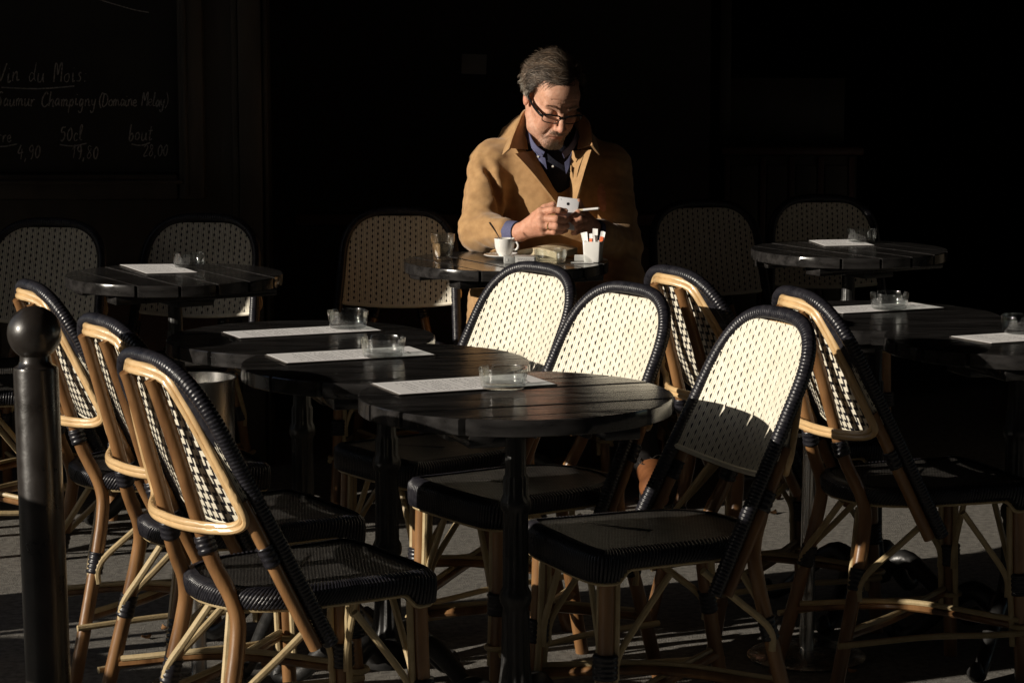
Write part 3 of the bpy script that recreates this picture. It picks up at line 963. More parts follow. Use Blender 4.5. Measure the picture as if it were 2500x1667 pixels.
chair0 = build_chair()
CH = [  # x, y, degrees, z scale, label
    (-0.392, 4.309, -57.5, 1, 'cream and black cane chair nearest the camera, its sunlit back towards us', 'cane chairs with their backs turned to the sun'),
    (-0.548, 4.791, -58.5, 1, 'cane chair half hidden behind the nearest chair, right of the bollard', 'cane chairs with their backs turned to the sun'),
    (-0.790, 5.374, -62.2, 1, 'cane chair partly hidden behind the bollard ball', 'cane chairs with their backs turned to the sun'),
    (-1.465, 6.480, -75.0, 1, 'cane chair cut by the left edge of the photo, only seat and front legs showing', 'cane chairs with their backs turned to the sun'),
    (0.273, 4.648, 114.1, 1, 'cane chair at the front table with a straight table shadow across its back', 'cane chairs facing the sun'),
    (0.032, 5.166, 124.3, .985, 'sunlit cane chair showing its woven front between the front table and the second table', 'cane chairs facing the sun'),
    (-0.158, 5.600, 126.3, .984, 'sunlit cane chair in front of the man, hiding part of his table', 'cane chairs facing the sun'),
    (0.619, 5.672, -63.0, 1, 'cane chair seen from behind, standing second from the right tables', 'cane chairs with their backs turned to the sun'),
    (0.869, 5.197, -71.6, 1, 'cane chair seen from behind with sunlit frame at the right front table', 'cane chairs with their backs turned to the sun'),
    (-1.400, 6.900, 172.0, .97, 'shaded cane chair under the chalkboard prices, cut by the left edge', 'cane chairs in the shade along the cafe front'),
    (-0.965, 7.060, 172.0, .97, 'shaded cane chair behind the back left table with the lone ashtray', 'cane chairs in the shade along the cafe front'),
    (-0.358, 7.300, 178.0, .97, 'shaded empty cane chair beside the seated man and the water glass', 'cane chairs in the shade along the cafe front'),
    (0.130, 7.560, 180.0, 1, 'cane chair the man in the camel coat sits on', 'cane chairs in the shade along the cafe front'),
    (0.655, 7.620, 188.0, .97, 'shaded cane chair just right of the seated man, in front of the dark cabinet', 'cane chairs in the shade along the cafe front'),
    (1.035, 7.830, 181.0, .97, 'shaded cane chair behind the back right table', 'cane chairs in the shade along the cafe front'),
    # beyond the left edge of the picture; their shade falls on the bollard and the pavement
    (-2.04, 3.93, 115.0, 1, 'cane chair outside the photo beyond the bollard, back to the terrace', 'cane chairs left of the picture'),
    (-2.36, 4.72, 118.0, 1, 'cane chair outside the photo, second beyond the bollard', 'cane chairs left of the picture'),
    (-2.50, 5.24, -60.0, 1, 'cane chair outside the photo on the left, its back to the sun', 'cane chairs left of the picture'),
    (-3.25, 4.52, -62.0, 1, 'cane chair outside the photo, farthest left on the terrace', 'cane chairs left of the picture'),
]
for i, (x, y, a, zs, lab, grp) in enumerate(CH):
    c = chair0 if i == 0 else copy_tree(chair0)
    c.location = (x, y, 0)
    c.rotation_euler = (0, 0, R(a))
    c.scale = (1, 1, zs)
    tag(c, lab, 'chair', grp)

# ================================================================== TABLES
TOP = 0.73
def build_table(gap_shift, phi):
    """round slatted table; slats run along local x, then turned by phi"""
    root = empty('bistro_table', (0, 0, 0))
    Rr, th, gap, pitch = 0.300, 0.031, 0.0085, 0.100
    cuts = [gap_shift + pitch * k for k in range(-4, 5)]
    edges = [-Rr] + [c for c in cuts if -Rr + 0.02 < c < Rr - 0.02] + [Rr]
    ca, sa = math.cos(phi), math.sin(phi)
    rot = np.array([[ca, -sa], [sa, ca]])
    for a, b in zip(edges[:-1], edges[1:]):
        lo = a + (gap / 2 if a > -Rr else 0)
        hi = b - (gap / 2 if b < Rr else 0)
        n = 18
        ys = np.linspace(lo, hi, n)
        ys = lo + (hi - lo) * (0.5 - 0.5 * np.cos(np.linspace(0, np.pi, n))) if (a <= -Rr or b >= Rr) else ys
        xr = np.sqrt(np.maximum(Rr ** 2 - ys ** 2, 0))
        poly = [(x, y) for x, y in zip(xr, ys)] + [(-x, y) for x, y in zip(xr[::-1], ys[::-1])]
        # drop duplicates at the tips
        pp = [poly[0]]
        for p in poly[1:]:
            if math.hypot(p[0] - pp[-1][0], p[1] - pp[-1][1]) > 1e-4:
                pp.append(p)
        if math.hypot(pp[0][0] - pp[-1][0], pp[0][1] - pp[-1][1]) < 1e-4:
            pp.pop()
        dz = rng.uniform(-0.0007, 0.0007)
        MB().prism(np.array(pp) @ rot.T, TOP - th + dz, TOP + dz, bev=0.0022).build('slat', 'lacquer', root, angle=30)
    for d in (-0.13, 0.13):
        m = Matrix.Rotation(phi, 4, 'Z')
        L = math.sqrt(Rr ** 2 - (abs(d) + .035) ** 2) - 0.015
        MB().box((d - .035, -L, TOP - th - .026), (d + .035, L, TOP - th - .001), mtx=m, bev=.003).build('batten', 'lacquer', root)
    m = Matrix.Rotation(phi, 4, 'Z')
    MB().box((-.15, -.055, TOP - th - .045), (.15, .055, TOP - th - .0265), mtx=m, bev=.004).build('support_plate', 'iron', root)
    # fluted column
    prof = [(.050, .085), (.056, .10), (.052, .135), (.036, .15), (.030, .17), (.0265, .20), (.0245, .30), (.0245, .315), (.030, .325), (.0315, .335), (.030, .345), (.0235, .355),
            (.0228, .47), (.0228, .50), (.0285, .508), (.0300, .517), (.0285, .527), (.0225, .537), (.0225, .57), (.0205, .575), (.0198, .66), (.027, .668), (.036, .676), (.040, .684)]
    flut = {4, 5, 6, 11, 12, 13, 17, 18}
    def rad(a, i):
        return 1 + (0.075 * np.cos(a * 12) if i in flut else 0)
    MB().lathe(prof, 72, rad=rad).build('column', 'iron', root)
    # four scrolled feet
    for k in range(4):
        a = phi + math.pi / 4 + k * math.pi / 2
        c, s = math.cos(a), math.sin(a)
        P = spline([(.035, .115), (.09, .145), (.15, .105), (.205, .050), (.250, .022), (.275, .030), (.268, .050)], 26)
        P3 = np.stack([P[:, 0] * c, P[:, 0] * s, P[:, 1]], 1)
        r = np.interp(np.linspace(0, 1, 26), [0, .2, .6, .85, 1], [.026, .022, .017, .021, .008])
        f = MB().tube(P3, r, 10)
        f.build('foot', 'iron', root)
    return root

TB = [  # x, y, gap shift, slat direction, label
    (0.007, 4.592, -0.04, 18, 'round black slatted table nearest the camera, with menu and ashtray'),
    (-0.262, 5.017, -0.03, 17, 'round black slatted table second from the camera, between the nearest table and the third'),
    (-0.472, 5.414, 0.02, 17, 'round black slatted table third from the camera, behind the shiny steel ash bucket'),
    (-0.937, 6.734, 0.0, -60, 'round black slatted table at the back left in front of the chalkboard'),
    (-0.017, 7.108, 0.0, -62, 'round black slatted table the man leans on, with cup and glass'),
    (1.034, 7.455, 0.0, -60, 'round black slatted table at the back right before the dark cabinet'),
    (0.870, 5.804, 0.03, 14, 'round black slatted table behind the right front one, its rim lit yellow at the right'),
    (1.133, 5.400, 0.01, 18, 'round black slatted table cut by the right edge of the photo'),
    (-2.78, 4.10, 0.0, 20, 'round black slatted table outside the photo on the left of the terrace'),
]
for i, (x, y, gs, ph, lab) in enumerate(TB):
    t = build_table(gs, R(ph))
    t.location = (x, y, 0)
    tag(t, lab, 'table', 'round slatted tables on the terrace')

# ------------------------------------------------------------ glass ashtrays
def ashtray_mesh(n_notch=4, phase=0.3, r=0.0475, h=0.040):
    seg = 128
    a = np.linspace(0, 2 * np.pi, seg, endpoint=False)
    d = np.abs(((a - phase + np.pi / n_notch) % (2 * np.pi / n_notch)) - np.pi / n_notch) * r
    dip = 0.0125 * np.clip(1 - (d / 0.0062) ** 2.5, 0, 1)
    top = h - dip
    def ring(rr, z):
        return np.stack([rr * np.cos(a), rr * np.sin(a), z + 0 * a], 1)
    rings = [ring(0.001, 0.0), ring(r * .70, 0.0), ring(r * .86, 0.0015), ring(r * .90, .005), ring(r * .94, .016), ring(r * .985, top * .75), ring(r, top - .002), ring(r * .985, top),
             ring(r * .925, top), ring(r * .91, top - .0025), ring(r * .89, top * .7), ring(r * .86, 0.016), ring(r * .80, .010), ring(r * .6, .0085), ring(.001, .0085)]
    V = np.concatenate(rings)
    F = []
    for i in range(len(rings) - 1):
        for k in range(seg):
            k2 = (k + 1) % seg
            F.append((i * seg + k2, i * seg + k, (i + 1) * seg + k, (i + 1) * seg + k2)[::-1])
    F.append(tuple(range(seg - 1, -1, -1)))
    F.append(tuple((len(rings) - 1) * seg + k for k in range(seg)))
    return MB().add(V, F).mesh('ashtray', True, 45)
am = ashtray_mesh()
am.materials.append(M['glass'])
AS = [(-0.017, 4.640, .3, 'glass ashtray on the menu of the table nearest the camera'),
      (-0.271, 5.075, .45, 'glass ashtray on the menu of the second table from the camera'),
      (-0.376, 5.545, .2, 'glass ashtray on the menu of the third table from the camera'),
      (-0.915, 6.885, .9, 'small glass ashtray on the back left table before the chalkboard'),
      (0.112, 7.035, 1.1, 'glass ashtray in front of the open book on the man\'s table'),
      (1.101, 7.650, .7, 'small glass ashtray on the back right table before the cabinet'),
      (0.919, 5.900, .35, 'glass ashtray on the menu behind the right front chair'),
      (1.150, 5.455, .9, 'glass ashtray cut by the right edge, on the rightmost table')]
for i, (x, y, a, lab) in enumerate(AS):
    o = bpy.data.objects.new('glass_ashtray', am)
    COL.objects.link(o)
    on_menu = i != 4
    o.location = (x, y, TOP + (0.0042 if on_menu else 0.001))
    o.rotation_euler = (0, 0, a)
    tag(o, lab, 'ashtray', 'glass ashtrays on the tables')

# ------------------------------------------------------------ menus: white sheet on a dark board
def build_menu(c4):
    """c4: corners back-left, front-left, front-right, back-right in plan"""
    P = np.array(c4, float)
    cen = P.mean(0)
    root = empty('menu', (cen[0], cen[1], TOP))
    Q = P - cen
    def at(u, v):
        return (1 - v) * ((1 - u) * Q[0] + u * Q[3]) + v * ((1 - u) * Q[1] + u * Q[2])
    def slab(z0, z1, grow, curl):
        g_ = []
        for u in np.linspace(0, 1, 9):
            row = []
            for v in np.linspace(0, 1, 6):
                p = at(u, v) * (1 + grow)
                row.append((p[0], p[1], z0 + curl * (max(0, .25 - u) * 4) ** 2 * 0.004))
            g_.append(row)
        return np.array(g_), z1 - z0
    g_, t_ = slab(.0010, .0022, 0.010, 0)
    MB().sheet(g_, -t_ if False else t_, flip=True).build('board', 'card', root, smooth=False)
    g_, t_ = slab(.0025, .0030, -0.012, 0.0)
    MB().sheet(g_, t_, flip=True).build('sheet', 'paper', root, smooth=False)
    pr = MB()
    def bar(u0, u1, v0, v1):
        q = [at(u0, v0), at(u1, v0), at(u1, v1), at(u0, v1)]
        z = .00325
        zc = lambda u: z
        pr.add([(q[0][0] * .98, q[0][1] * .98, zc(u0)), (q[1][0] * .98, q[1][1] * .98, zc(u1)), (q[2][0] * .98, q[2][1] * .98, zc(u1)), (q[3][0] * .98, q[3][1] * .98, zc(u0))], [(0, 3, 2, 1)])
    for (ua, ub) in ((.10, .20), (.26, .40), (.46, .62), (.68, .74), (.80, .90)):
        nl = 3 if ub - ua < .11 else 5
        for k in range(nl):
            u = ua + (ub - ua) * (k + .5) / nl
            v = 0.12
            while v < 0.86:
                w = rng.uniform(.03, .10)
                if rng.random() < .8:
                    bar(u, u + .007, v, min(v + w, .9))
                v += w + .025
    for u in (.235, .43, .65):
        bar(u, u + .004, .1, .9)
    for k in range(4):
        u, v = .86 + .03 * rng.random(), .25 + .15 * k
        bar(u, u + .02, v, v + .06)
    pr.build('print', 'print', root, smooth=False, kind='stuff')
    return root
MN = [([(-0.275, 4.71), (-0.213, 4.568), (0.087, 4.698), (0.025, 4.840)], 'printed white menu on the table nearest the camera'),
      ([(-0.522, 5.115), (-0.465, 4.985), (-0.162, 5.110), (-0.222, 5.240)], 'printed white menu on the second table from the camera'),
      ([(-0.657, 5.480), (-0.605, 5.372), (-0.296, 5.506), (-0.348, 5.612)], 'printed white menu on the third table from the camera'),
      ([(-1.125, 6.961), (-1.011, 6.718), (-0.875, 6.751), (-0.975, 6.975)], 'white menu on the back left table before the chalkboard'),
      ([(0.939, 7.716), (0.969, 7.520), (1.126, 7.548), (1.090, 7.740)], 'white menu on the back right table before the cabinet'),
      ([(0.735, 5.930), (0.796, 5.822), (1.061, 5.936), (1.000, 6.045)], 'white menu on the table behind the right front chair'),
      ([(0.980, 5.405), (1.049, 5.290), (1.350, 5.420), (1.285, 5.535)], 'white menu cut by the right edge, on the rightmost table')]
for c4, lab in MN:
    tag(build_menu(c4), lab, 'menu', 'menus laid on the tables')

# ------------------------------------------------------------ things on the man's table
Z = TOP + 0.001
# faceted water tumbler
gl = empty('drinking_glass', (-0.203, 7.125, Z))
tag(gl, 'faceted glass tumbler of water beside the man\'s elbow', 'glass')
def facet(a, i):
    f = 1.0 / np.maximum(np.cos(((a + np.pi / 9) % (2 * np.pi / 9)) - np.pi / 9), .5)
    return f * 0.955 if 2 <= i <= 4 else np.ones_like(a)
prof = [(.001, 0), (.0265, 0), (.0285, .004), (.0318, .034), (.0328, .047), (.0345, .052), (.0352, .074), (.0346, .0754), (.0335, .074), (.0325, .052), (.0295, .034), (.0255, .013), (.022, .010), (.001, .009)]
MB().lathe(prof, 72, rad=facet).build('tumbler', 'tumbler', gl)
MB().lathe([(.001, .0095), (.0215, .0105), (.0250, .0138), (.0291, .034), (.0318, .049), (.001, .049)], 48).build('water', 'water', gl)

cup = empty('espresso_cup', (-0.022, 7.135, Z))
tag(cup, 'small white espresso cup on its saucer beside the blue shirt cuff', 'cup')
MB().lathe([(.001, .010), (.017, .010), (.018, .013), (.024, .022), (.0285, .036), (.0305, .060), (.0300, .0612), (.0282, .060), (.0262, .036), (.021, .022), (.014, .0165), (.001, .016)], 48).build('bowl', 'porcelain', cup)
h = spline([(.029, .052), (.040, .050), (.044, .040), (.038, .030), (.027, .030)], 20)
ha = R(-25)
MB().tube(np.stack([h[:, 0] * math.cos(ha), h[:, 0] * math.sin(ha), h[:, 1]], 1), .0032, 8).build('handle', 'porcelain', cup)
MB().lathe([(.001, .043), (.0275, .043), (.0277, .0435), (.001, .0436)], 32).build('coffee', 'coffee', cup)
sa = empty('saucer', (-0.022, 7.135, Z))
tag(sa, 'white saucer under the espresso cup', 'saucer')
MB().lathe([(.001, .002), (.030, .001), (.034, .003), (.052, .0085), (.061, .013), (.0605, .0145), (.051, .0108), (.034, .0075), (.022, .0085), (.001, .0085)], 56).build('dish', 'porcelain', sa)
sp = empty('teaspoon', (-0.030, 7.137, Z + 0.05))
tag(sp, 'steel teaspoon standing in the espresso cup', 'spoon')
P = spline([(.010, 0, -.020), (-.006, 0, .010), (-.022, 0, .038), (-.036, 0, .058)], 16)
MB().tube(P, np.interp(np.linspace(0, 1, 16), [0, .4, .8, 1], [.0016, .0016, .0030, .0026]), 8).build('handle', 'chrome', sp)
MB().lathe([(.001, -.003), (.007, -.002), (.0085, .0), (.0075, .0005), (.001, -.0015)], 20, center=(.013, 0, -.024)).build('spoon_bowl', 'chrome', sp)

# cigarette packet
pk = empty('cigarette_packet', (0.022, 7.020, Z))
tag(pk, 'grey and white cigarette packet lying before the coffee cup', 'packet')
mtx = Matrix.Rotation(R(4), 4, 'Z')
MB().box((-.045, -.026, 0), (-.016, .026, .021), mtx, .0012).build('flip_top', 'packet', pk)
MB().box((-.0155, -.026, 0), (.044, .026, .0208), mtx, .0012).build('carton', 'packet', pk)
lb = MB().box((-.012, -.0268, .003), (.040, -.0262, .0185), mtx).build('warning_label', 'white', pk, smooth=False)
pr = MB()
for k, (a, b_) in enumerate(((-.008, .034), (-.007, .030), (-.008, .024))):
    x = a
    while x < b_:
        w = rng.uniform(.003, .007)
        pr.box((x, -.0273, .0148 - .0042 * k), (x + w, -.0270, .0160 - .0042 * k), mtx)
        x += w + .0014
pr.build('print', 'print', lb, smooth=False, kind='stuff')
MB().box((-.040, -.0268, .008), (-.036, -.0262, .015), mtx).build('emblem', 'white', pk, smooth=False)
P = [(-.034, -.0266, .020), (-.017, -.0266, .002)]
MB().tube(P, .0005, 5).build('tear_strip', 'packet_dark', pk)

# open paperback lying face down, pages towards us
bk = empty('paperback_book', (0.108, 7.205, Z), R(-24))
tag(bk, 'thick cream paged paperback lying open under the man\'s hands', 'book')
u = np.linspace(-1, 1, 21)
topz = .033 - .011 * np.abs(u) ** 1.7
botz = .003 + .010 * (1 - np.abs(u) ** 2)
prof_ = [(x * .062, z) for x, z in zip(u, topz)] + [(x * .062, z) for x, z in zip(u[::-1], botz[::-1])]
n = len(prof_)
V = [(x, -.085, z) for x, z in prof_] + [(x, .075, z) for x, z in prof_]
F = [(k, (k + 1) % n, n + (k + 1) % n, n + k) for k in range(n)]
F += [(k, k + 1, n - 2 - k, n - 1 - k)[::-1] for k in range(20)]
F += [(n + k, n + k + 1, n + n - 2 - k, n + n - 1 - k) for k in range(20)]
MB().add(V, F).build('pages', 'pages', bk)
g_ = np.array([[(x * .0625, y, z + .0004) for y in np.linspace(-.0855, .076, 4)] for x, z in zip(u, topz)])
MB().sheet(g_, .0012, flip=True).build('cover', 'pages', bk)

# sugar pot
sg = empty('sugar_holder', (0.236, 7.060, Z))
tag(sg, 'square white sugar pot on the man\'s table', 'pot')
mtx = Matrix.Rotation(R(-14), 4, 'Z')
s0, s1, hh, tk = .0235, .0265, .060, .003
def sq(s, z, n=5):
    r = .005
    pts = []
    for cx, cy, a0 in ((s - r, s - r, 0), (-s + r, s - r, 90), (-s + r, -s + r, 180), (s - r, -s + r, 270)):
        for k in range(n):
            a = R(a0 + 90 * k / (n - 1))
            pts.append((cx + r * math.cos(a), cy + r * math.sin(a), z))
    return np.array(pts)
rings = [sq(s0 * .2, 0), sq(s0 * .94, 0), sq(s0, .002), sq(s1, hh - .001), sq(s1 - .0006, hh), sq(s1 - tk, hh), sq(s0 - tk, .004), sq(.006, .004)]
n = len(rings[0])
V = np.concatenate(rings)
F = [(i * n + k, i * n + (k + 1) % n, (i + 1) * n + (k + 1) % n, (i + 1) * n + k) for i in range(len(rings) - 1) for k in range(n)]
F.append(tuple(range(n - 1, -1, -1)))
F.append(tuple((len(rings) - 1) * n + k for k in range(n)))
mm = np.array(mtx)
MB().add(V @ mm[:3, :3].T, F).build('pot', 'porcelain', sg)
SS = [(-.016, .002, -9, 'white', 0.080, .013), (-.004, -.008, -3, 'white', 0.076, .011), (.002, .008, 4, 'white', 0.090, .016), (.013, -.002, 10, 'white', 0.083, .012), (.016, .010, 14, 'white', 0.084, .011), (-.013, .012, -14, 'white', 0.079, .012)]
for i, (dx, dy, tilt, mt, L, w) in enumerate(SS):
    st = empty('sugar_stick', (0.236 + dx, 7.060 + dy, Z + .006))
    st.rotation_euler = (R(-3 + 3 * (i % 3)), R(tilt), R(-42 + 9 * (i % 4)))
    g_ = np.array([[((v_ - .5) * w, .0025 * (1 - (2 * v_ - 1) ** 2) * math.sin(math.pi * u_) , u_ * L) for v_ in np.linspace(0, 1, 5)] for u_ in np.linspace(0, 1, 7)])
    MB().sheet(g_, .0012).build('sachet', 'white', st)
    tag(st, ['white paper sugar stick leaning in the white pot', 'white sugar stick with a flame red mark in the white pot', 'tallest white sugar stick standing in the white pot', 'white sugar stick with orange square in the white pot', 'white sugar stick leaning right in the white pot', 'white sugar stick leaning far left in the white pot'][i], 'sugar stick', 'sugar sticks in the pot')
    if i in (1, 3):
        g_ = np.array([[((v_ - .5) * w * .8, -.0022 , u_ * L) for v_ in np.linspace(0, 1, 4)] for u_ in np.linspace(.64, .82, 4)])
        MB().sheet(g_, .0008).build('print', 'orange', st)
bs = MB().box((-.034, -.014, 0), (.030, .014, .0008), Matrix.Rotation(R(4), 4, 'Z')).build('bill_slip', 'white', smooth=False)
bs.location = (0.205, 7.030, Z)
tag(bs, 'small white bill slip lying beside the sugar pot', 'receipt')
sl = MB().box((-.030, -.002, 0), (.022, .002, .018), Matrix.Rotation(R(2), 4, 'Z') @ Matrix.Rotation(R(18), 4, 'X')).build('folded_slip', 'white', smooth=False)
sl.location = (0.212, 7.085, Z)
tag(sl, 'folded white paper slip standing behind the sugar pot', 'receipt')

# ------------------------------------------------------------ bollard and steel ash stands
bo = empty('bollard', (-0.867, 4.45, 0))
bo.rotation_euler = (0, R(-0.8), 0)
tag(bo, 'dark brown painted iron bollard with ball top', 'bollard')
MB().lathe([(.070, 0), (.070, .05), (.052, .07), (.0435, .09), (.0430, .798), (.0415, .803), (.033, .808), (.0300, .815), (.0290, .824)], 48).build('post', 'bollard', bo)
prof = [(.0288, .8241)] + [(.0515 * math.sin(t), .866 - .050 * math.cos(t)) for t in np.linspace(.6, math.pi - .02, 30)]
MB().lathe(prof, 48).build('ball', 'bollard', bo)

bo.scale = (.967, .967, 1.0)

as1 = empty('ash_stand', (-0.675, 5.12, 0))
tag(as1, 'steel ash bucket on a chrome pole behind the nearest chair', 'ash stand', 'chrome pedestal stands')
MB().lathe([(.001, .0), (.11, .0), (.115, .006), (.108, .014), (.03, .022), (.001, .022)], 48).build('base', 'chrome', as1)
MB().tube([(0, 0, .022), (0, 0, .488)], .017, 20).build('pole', 'chrome', as1)
MB().lathe([(.001, .489), (.080, .489), (.084, .494), (.087, .676), (.0895, .680), (.0895, .684), (.0855, .682), (.082, .64), (.079, .503), (.001, .50)], 56).build('bucket', 'chrome', as1)
as2 = empty('chrome_post', (0.668, 5.390, 0))
tag(as2, 'slim chrome post on a round base between the two right front chairs', 'ash stand', 'chrome pedestal stands')
MB().lathe([(.001, .0), (.13, .0), (.135, .006), (.128, .012), (.03, .020), (.001, .020)], 48).build('base', 'chrome', as2)
MB().tube([(0, 0, .020), (0, 0, .66)], .0165, 20).build('pole', 'chrome', as2)
MB().lathe([(.001, .661), (.035, .661), (.048, .675), (.050, .69), (.046, .688), (.03, .672), (.001, .670)], 40).build('dish', 'chrome', as2)

# ================================================================== THE MAN
# ---- signed distance tools (numpy) and a surface-nets mesher on a tensor grid
def smin(a, b, k):
    h = np.clip(0.5 + 0.5 * (b - a) / k, 0, 1)
    return b + (a - b) * h - k * h * (1 - h)
def smax(a, b, k):
    return -smin(-a, -b, k)
def d_ell(P, c, r):
    q = (P - np.asarray(c, np.float32)) / np.asarray(r, np.float32)
    k0 = np.sqrt((q * q).sum(-1))
    k1 = np.sqrt(((q / np.asarray(r, np.float32)) ** 2).sum(-1)) + 1e-9
    return k0 * (k0 - 1.0) / k1
def d_cap(P, a, b, ra, rb=None):
    rb = ra if rb is None else rb
    a = np.asarray(a, np.float32); b = np.asarray(b, np.float32)
    ab = b - a
    t = np.clip(((P - a) @ ab) / (ab @ ab + 1e-12), 0, 1)
    d = P - a - t[..., None] * ab
    return np.sqrt((d * d).sum(-1)) - (ra + (rb - ra) * t)
def d_poly(P, pts, rs):
    d = None
    for i in range(len(pts) - 1):
        q = d_cap(P, pts[i], pts[i + 1], rs[i], rs[i + 1])
        d = q if d is None else np.minimum(d, q)
    return d

def axis(spans):
    out = []
    for a, b, h in spans:
        n = max(1, int(round((b - a) / h)))
        out.append(np.linspace(a, b, n, endpoint=False))
    return np.concatenate(out + [[spans[-1][1]]]).astype(np.float32)

class Field:
    def __init__(self, xs, ys, zs, big=0.06):
        self.x, self.y, self.z = xs, ys, zs
        self.D = np.full((len(xs), len(ys), len(zs)), big, np.float32)
    def sl(self, lo, hi):
        r = []
        for ax, a, b in zip((self.x, self.y, self.z), lo, hi):
            r.append(slice(int(np.searchsorted(ax, a)), int(np.searchsorted(ax, b))))
        return tuple(r)
    def pts(self, s):
        X, Y, Zz = np.meshgrid(self.x[s[0]], self.y[s[1]], self.z[s[2]], indexing='ij')
        return np.stack([X, Y, Zz], -1)
    def op(self, fn, lo, hi, k=0.01, mode='add'):
        s = self.sl(np.array(lo) - k - .01, np.array(hi) + k + .01)
        if any(q.stop <= q.start for q in s):
            return
        P = self.pts(s)
        d = fn(P).astype(np.float32)
        A = self.D[s]
        self.D[s] = smin(A, d, k) if mode == 'add' else smax(A, -d, k)
    def cap(self, a, b, ra, rb=None, k=0.01, mode='add'):
        m = max(ra, rb or ra)
        lo = np.minimum(a, b) - m
        hi = np.maximum(a, b) + m
        self.op(lambda P: d_cap(P, a, b, ra, rb), lo, hi, k, mode)
    def chain(self, pts, rs, k=0.01, mode='add'):
        for i in range(len(pts) - 1):
            self.cap(pts[i], pts[i + 1], rs[i], rs[i + 1], k, mode)
    def ell(self, c, r, k=0.01, mode='add'):
        c = np.array(c); r = np.array(r)
        self.op(lambda P: d_ell(P, c, r), c - r, c + r, k, mode)
    def mesh(self):
        D = self.D
        nx, ny, nz = D.shape
        ins = D < 0
        c8 = [ins[i:nx - 1 + i, j:ny - 1 + j, k:nz - 1 + k] for i in (0, 1) for j in (0, 1) for k in (0, 1)]
        cnt = sum(c.astype(np.int8) for c in c8)
        act = (cnt > 0) & (cnt < 8)
        I = np.argwhere(act)
        idx = np.full(act.shape, -1, np.int32)
        idx[act] = np.arange(len(I))
        off = np.array([(i, j, k) for i in (0, 1) for j in (0, 1) for k in (0, 1)])
        C = I[:, None, :] + off[None]
        val = D[C[..., 0], C[..., 1], C[..., 2]]
        pos = np.stack([self.x[C[..., 0]], self.y[C[..., 1]], self.z[C[..., 2]]], -1)
        acc = np.zeros((len(I), 3)); num = np.zeros(len(I))
        for a in range(8):
            for b in (1, 2, 4):
                if a & b:
                    continue
                e = a | b
                va, vb = val[:, a], val[:, e]
                m = (va < 0) != (vb < 0)
                t = np.where(m, va / np.where(m, va - vb, 1), 0)
                acc += np.where(m[:, None], pos[:, a] + t[:, None] * (pos[:, e] - pos[:, a]), 0)
                num += m
        V = acc / num[:, None]
        F = []
        for ax in range(3):
            sl0 = [slice(None)] * 3; sl1 = [slice(None)] * 3
            sl0[ax] = slice(0, -1); sl1[ax] = slice(1, None)
            A, B = ins[tuple(sl0)], ins[tuple(sl1)]
            E = np.argwhere(A != B)
            o = [q for q in range(3) if q != ax]
            ok = (E[:, o[0]] > 0) & (E[:, o[1]] > 0) & (E[:, o[0]] < D.shape[o[0]] - 1) & (E[:, o[1]] < D.shape[o[1]] - 1)
            E = E[ok]
            fl = A[E[:, 0], E[:, 1], E[:, 2]]
            q = []
            for d0, d1 in ((-1, -1), (0, -1), (0, 0), (-1, 0)):
                e = E.copy()
                e[:, o[0]] += d0
                e[:, o[1]] += d1
                q.append(idx[e[:, 0], e[:, 1], e[:, 2]])
            q = np.stack(q, 1)
            if ax == 1:
                fl = ~fl
            q[~fl] = q[~fl][:, ::-1]
            F.append(q)
        return V, np.concatenate(F)

def np_mesh(name, V, F, material, parent, off, smooth_iter=0, tint=None):
    if smooth_iter:
        e = np.concatenate([F[:, [0, 1]], F[:, [1, 2]], F[:, [2, 3]], F[:, [3, 0]]])
        for it in range(smooth_iter):
            for lam in (0.5, -0.52):
                acc = np.zeros_like(V); n = np.zeros(len(V))
                np.add.at(acc, e[:, 0], V[e[:, 1]]); np.add.at(n, e[:, 0], 1)
                V = V + lam * (acc / np.maximum(n, 1)[:, None] - V)
    me = bpy.data.meshes.new(name)
    me.from_pydata((V - off).tolist(), [], F.tolist())
    me.update()
    me.shade_smooth()
    if tint is not None:
        a = me.color_attributes.new('tint', 'FLOAT_COLOR', 'POINT')
        c = np.ones((len(V), 4), np.float32); c[:, :3] = tint(V)
        a.data.foreach_set('color', c.ravel())
    me.materials.append(M[material])
    o = bpy.data.objects.new(name, me)
    COL.objects.link(o)
    o.parent = parent
    return o

man = empty('person', (0.12, 7.55, 0))
tag(man, 'man in a camel overcoat and glasses looking down at his phone', 'person')
MO = np.array(man.location)

# ---- head frame: local face looks along -y, z up, x to his left (picture right)
HC = np.array([0.121, 7.415, 1.191])
HS = 1.01
Rh = np.array(Matrix.Rotation(R(20), 3, 'Z') @ Matrix.Rotation(R(31), 3, 'X') @ Matrix.Rotation(R(3), 3, 'Y'))
def to_head(P):
    return ((P - HC) @ Rh) / HS
def from_head(Q):
    return np.asarray(Q) * HS @ Rh.T + HC

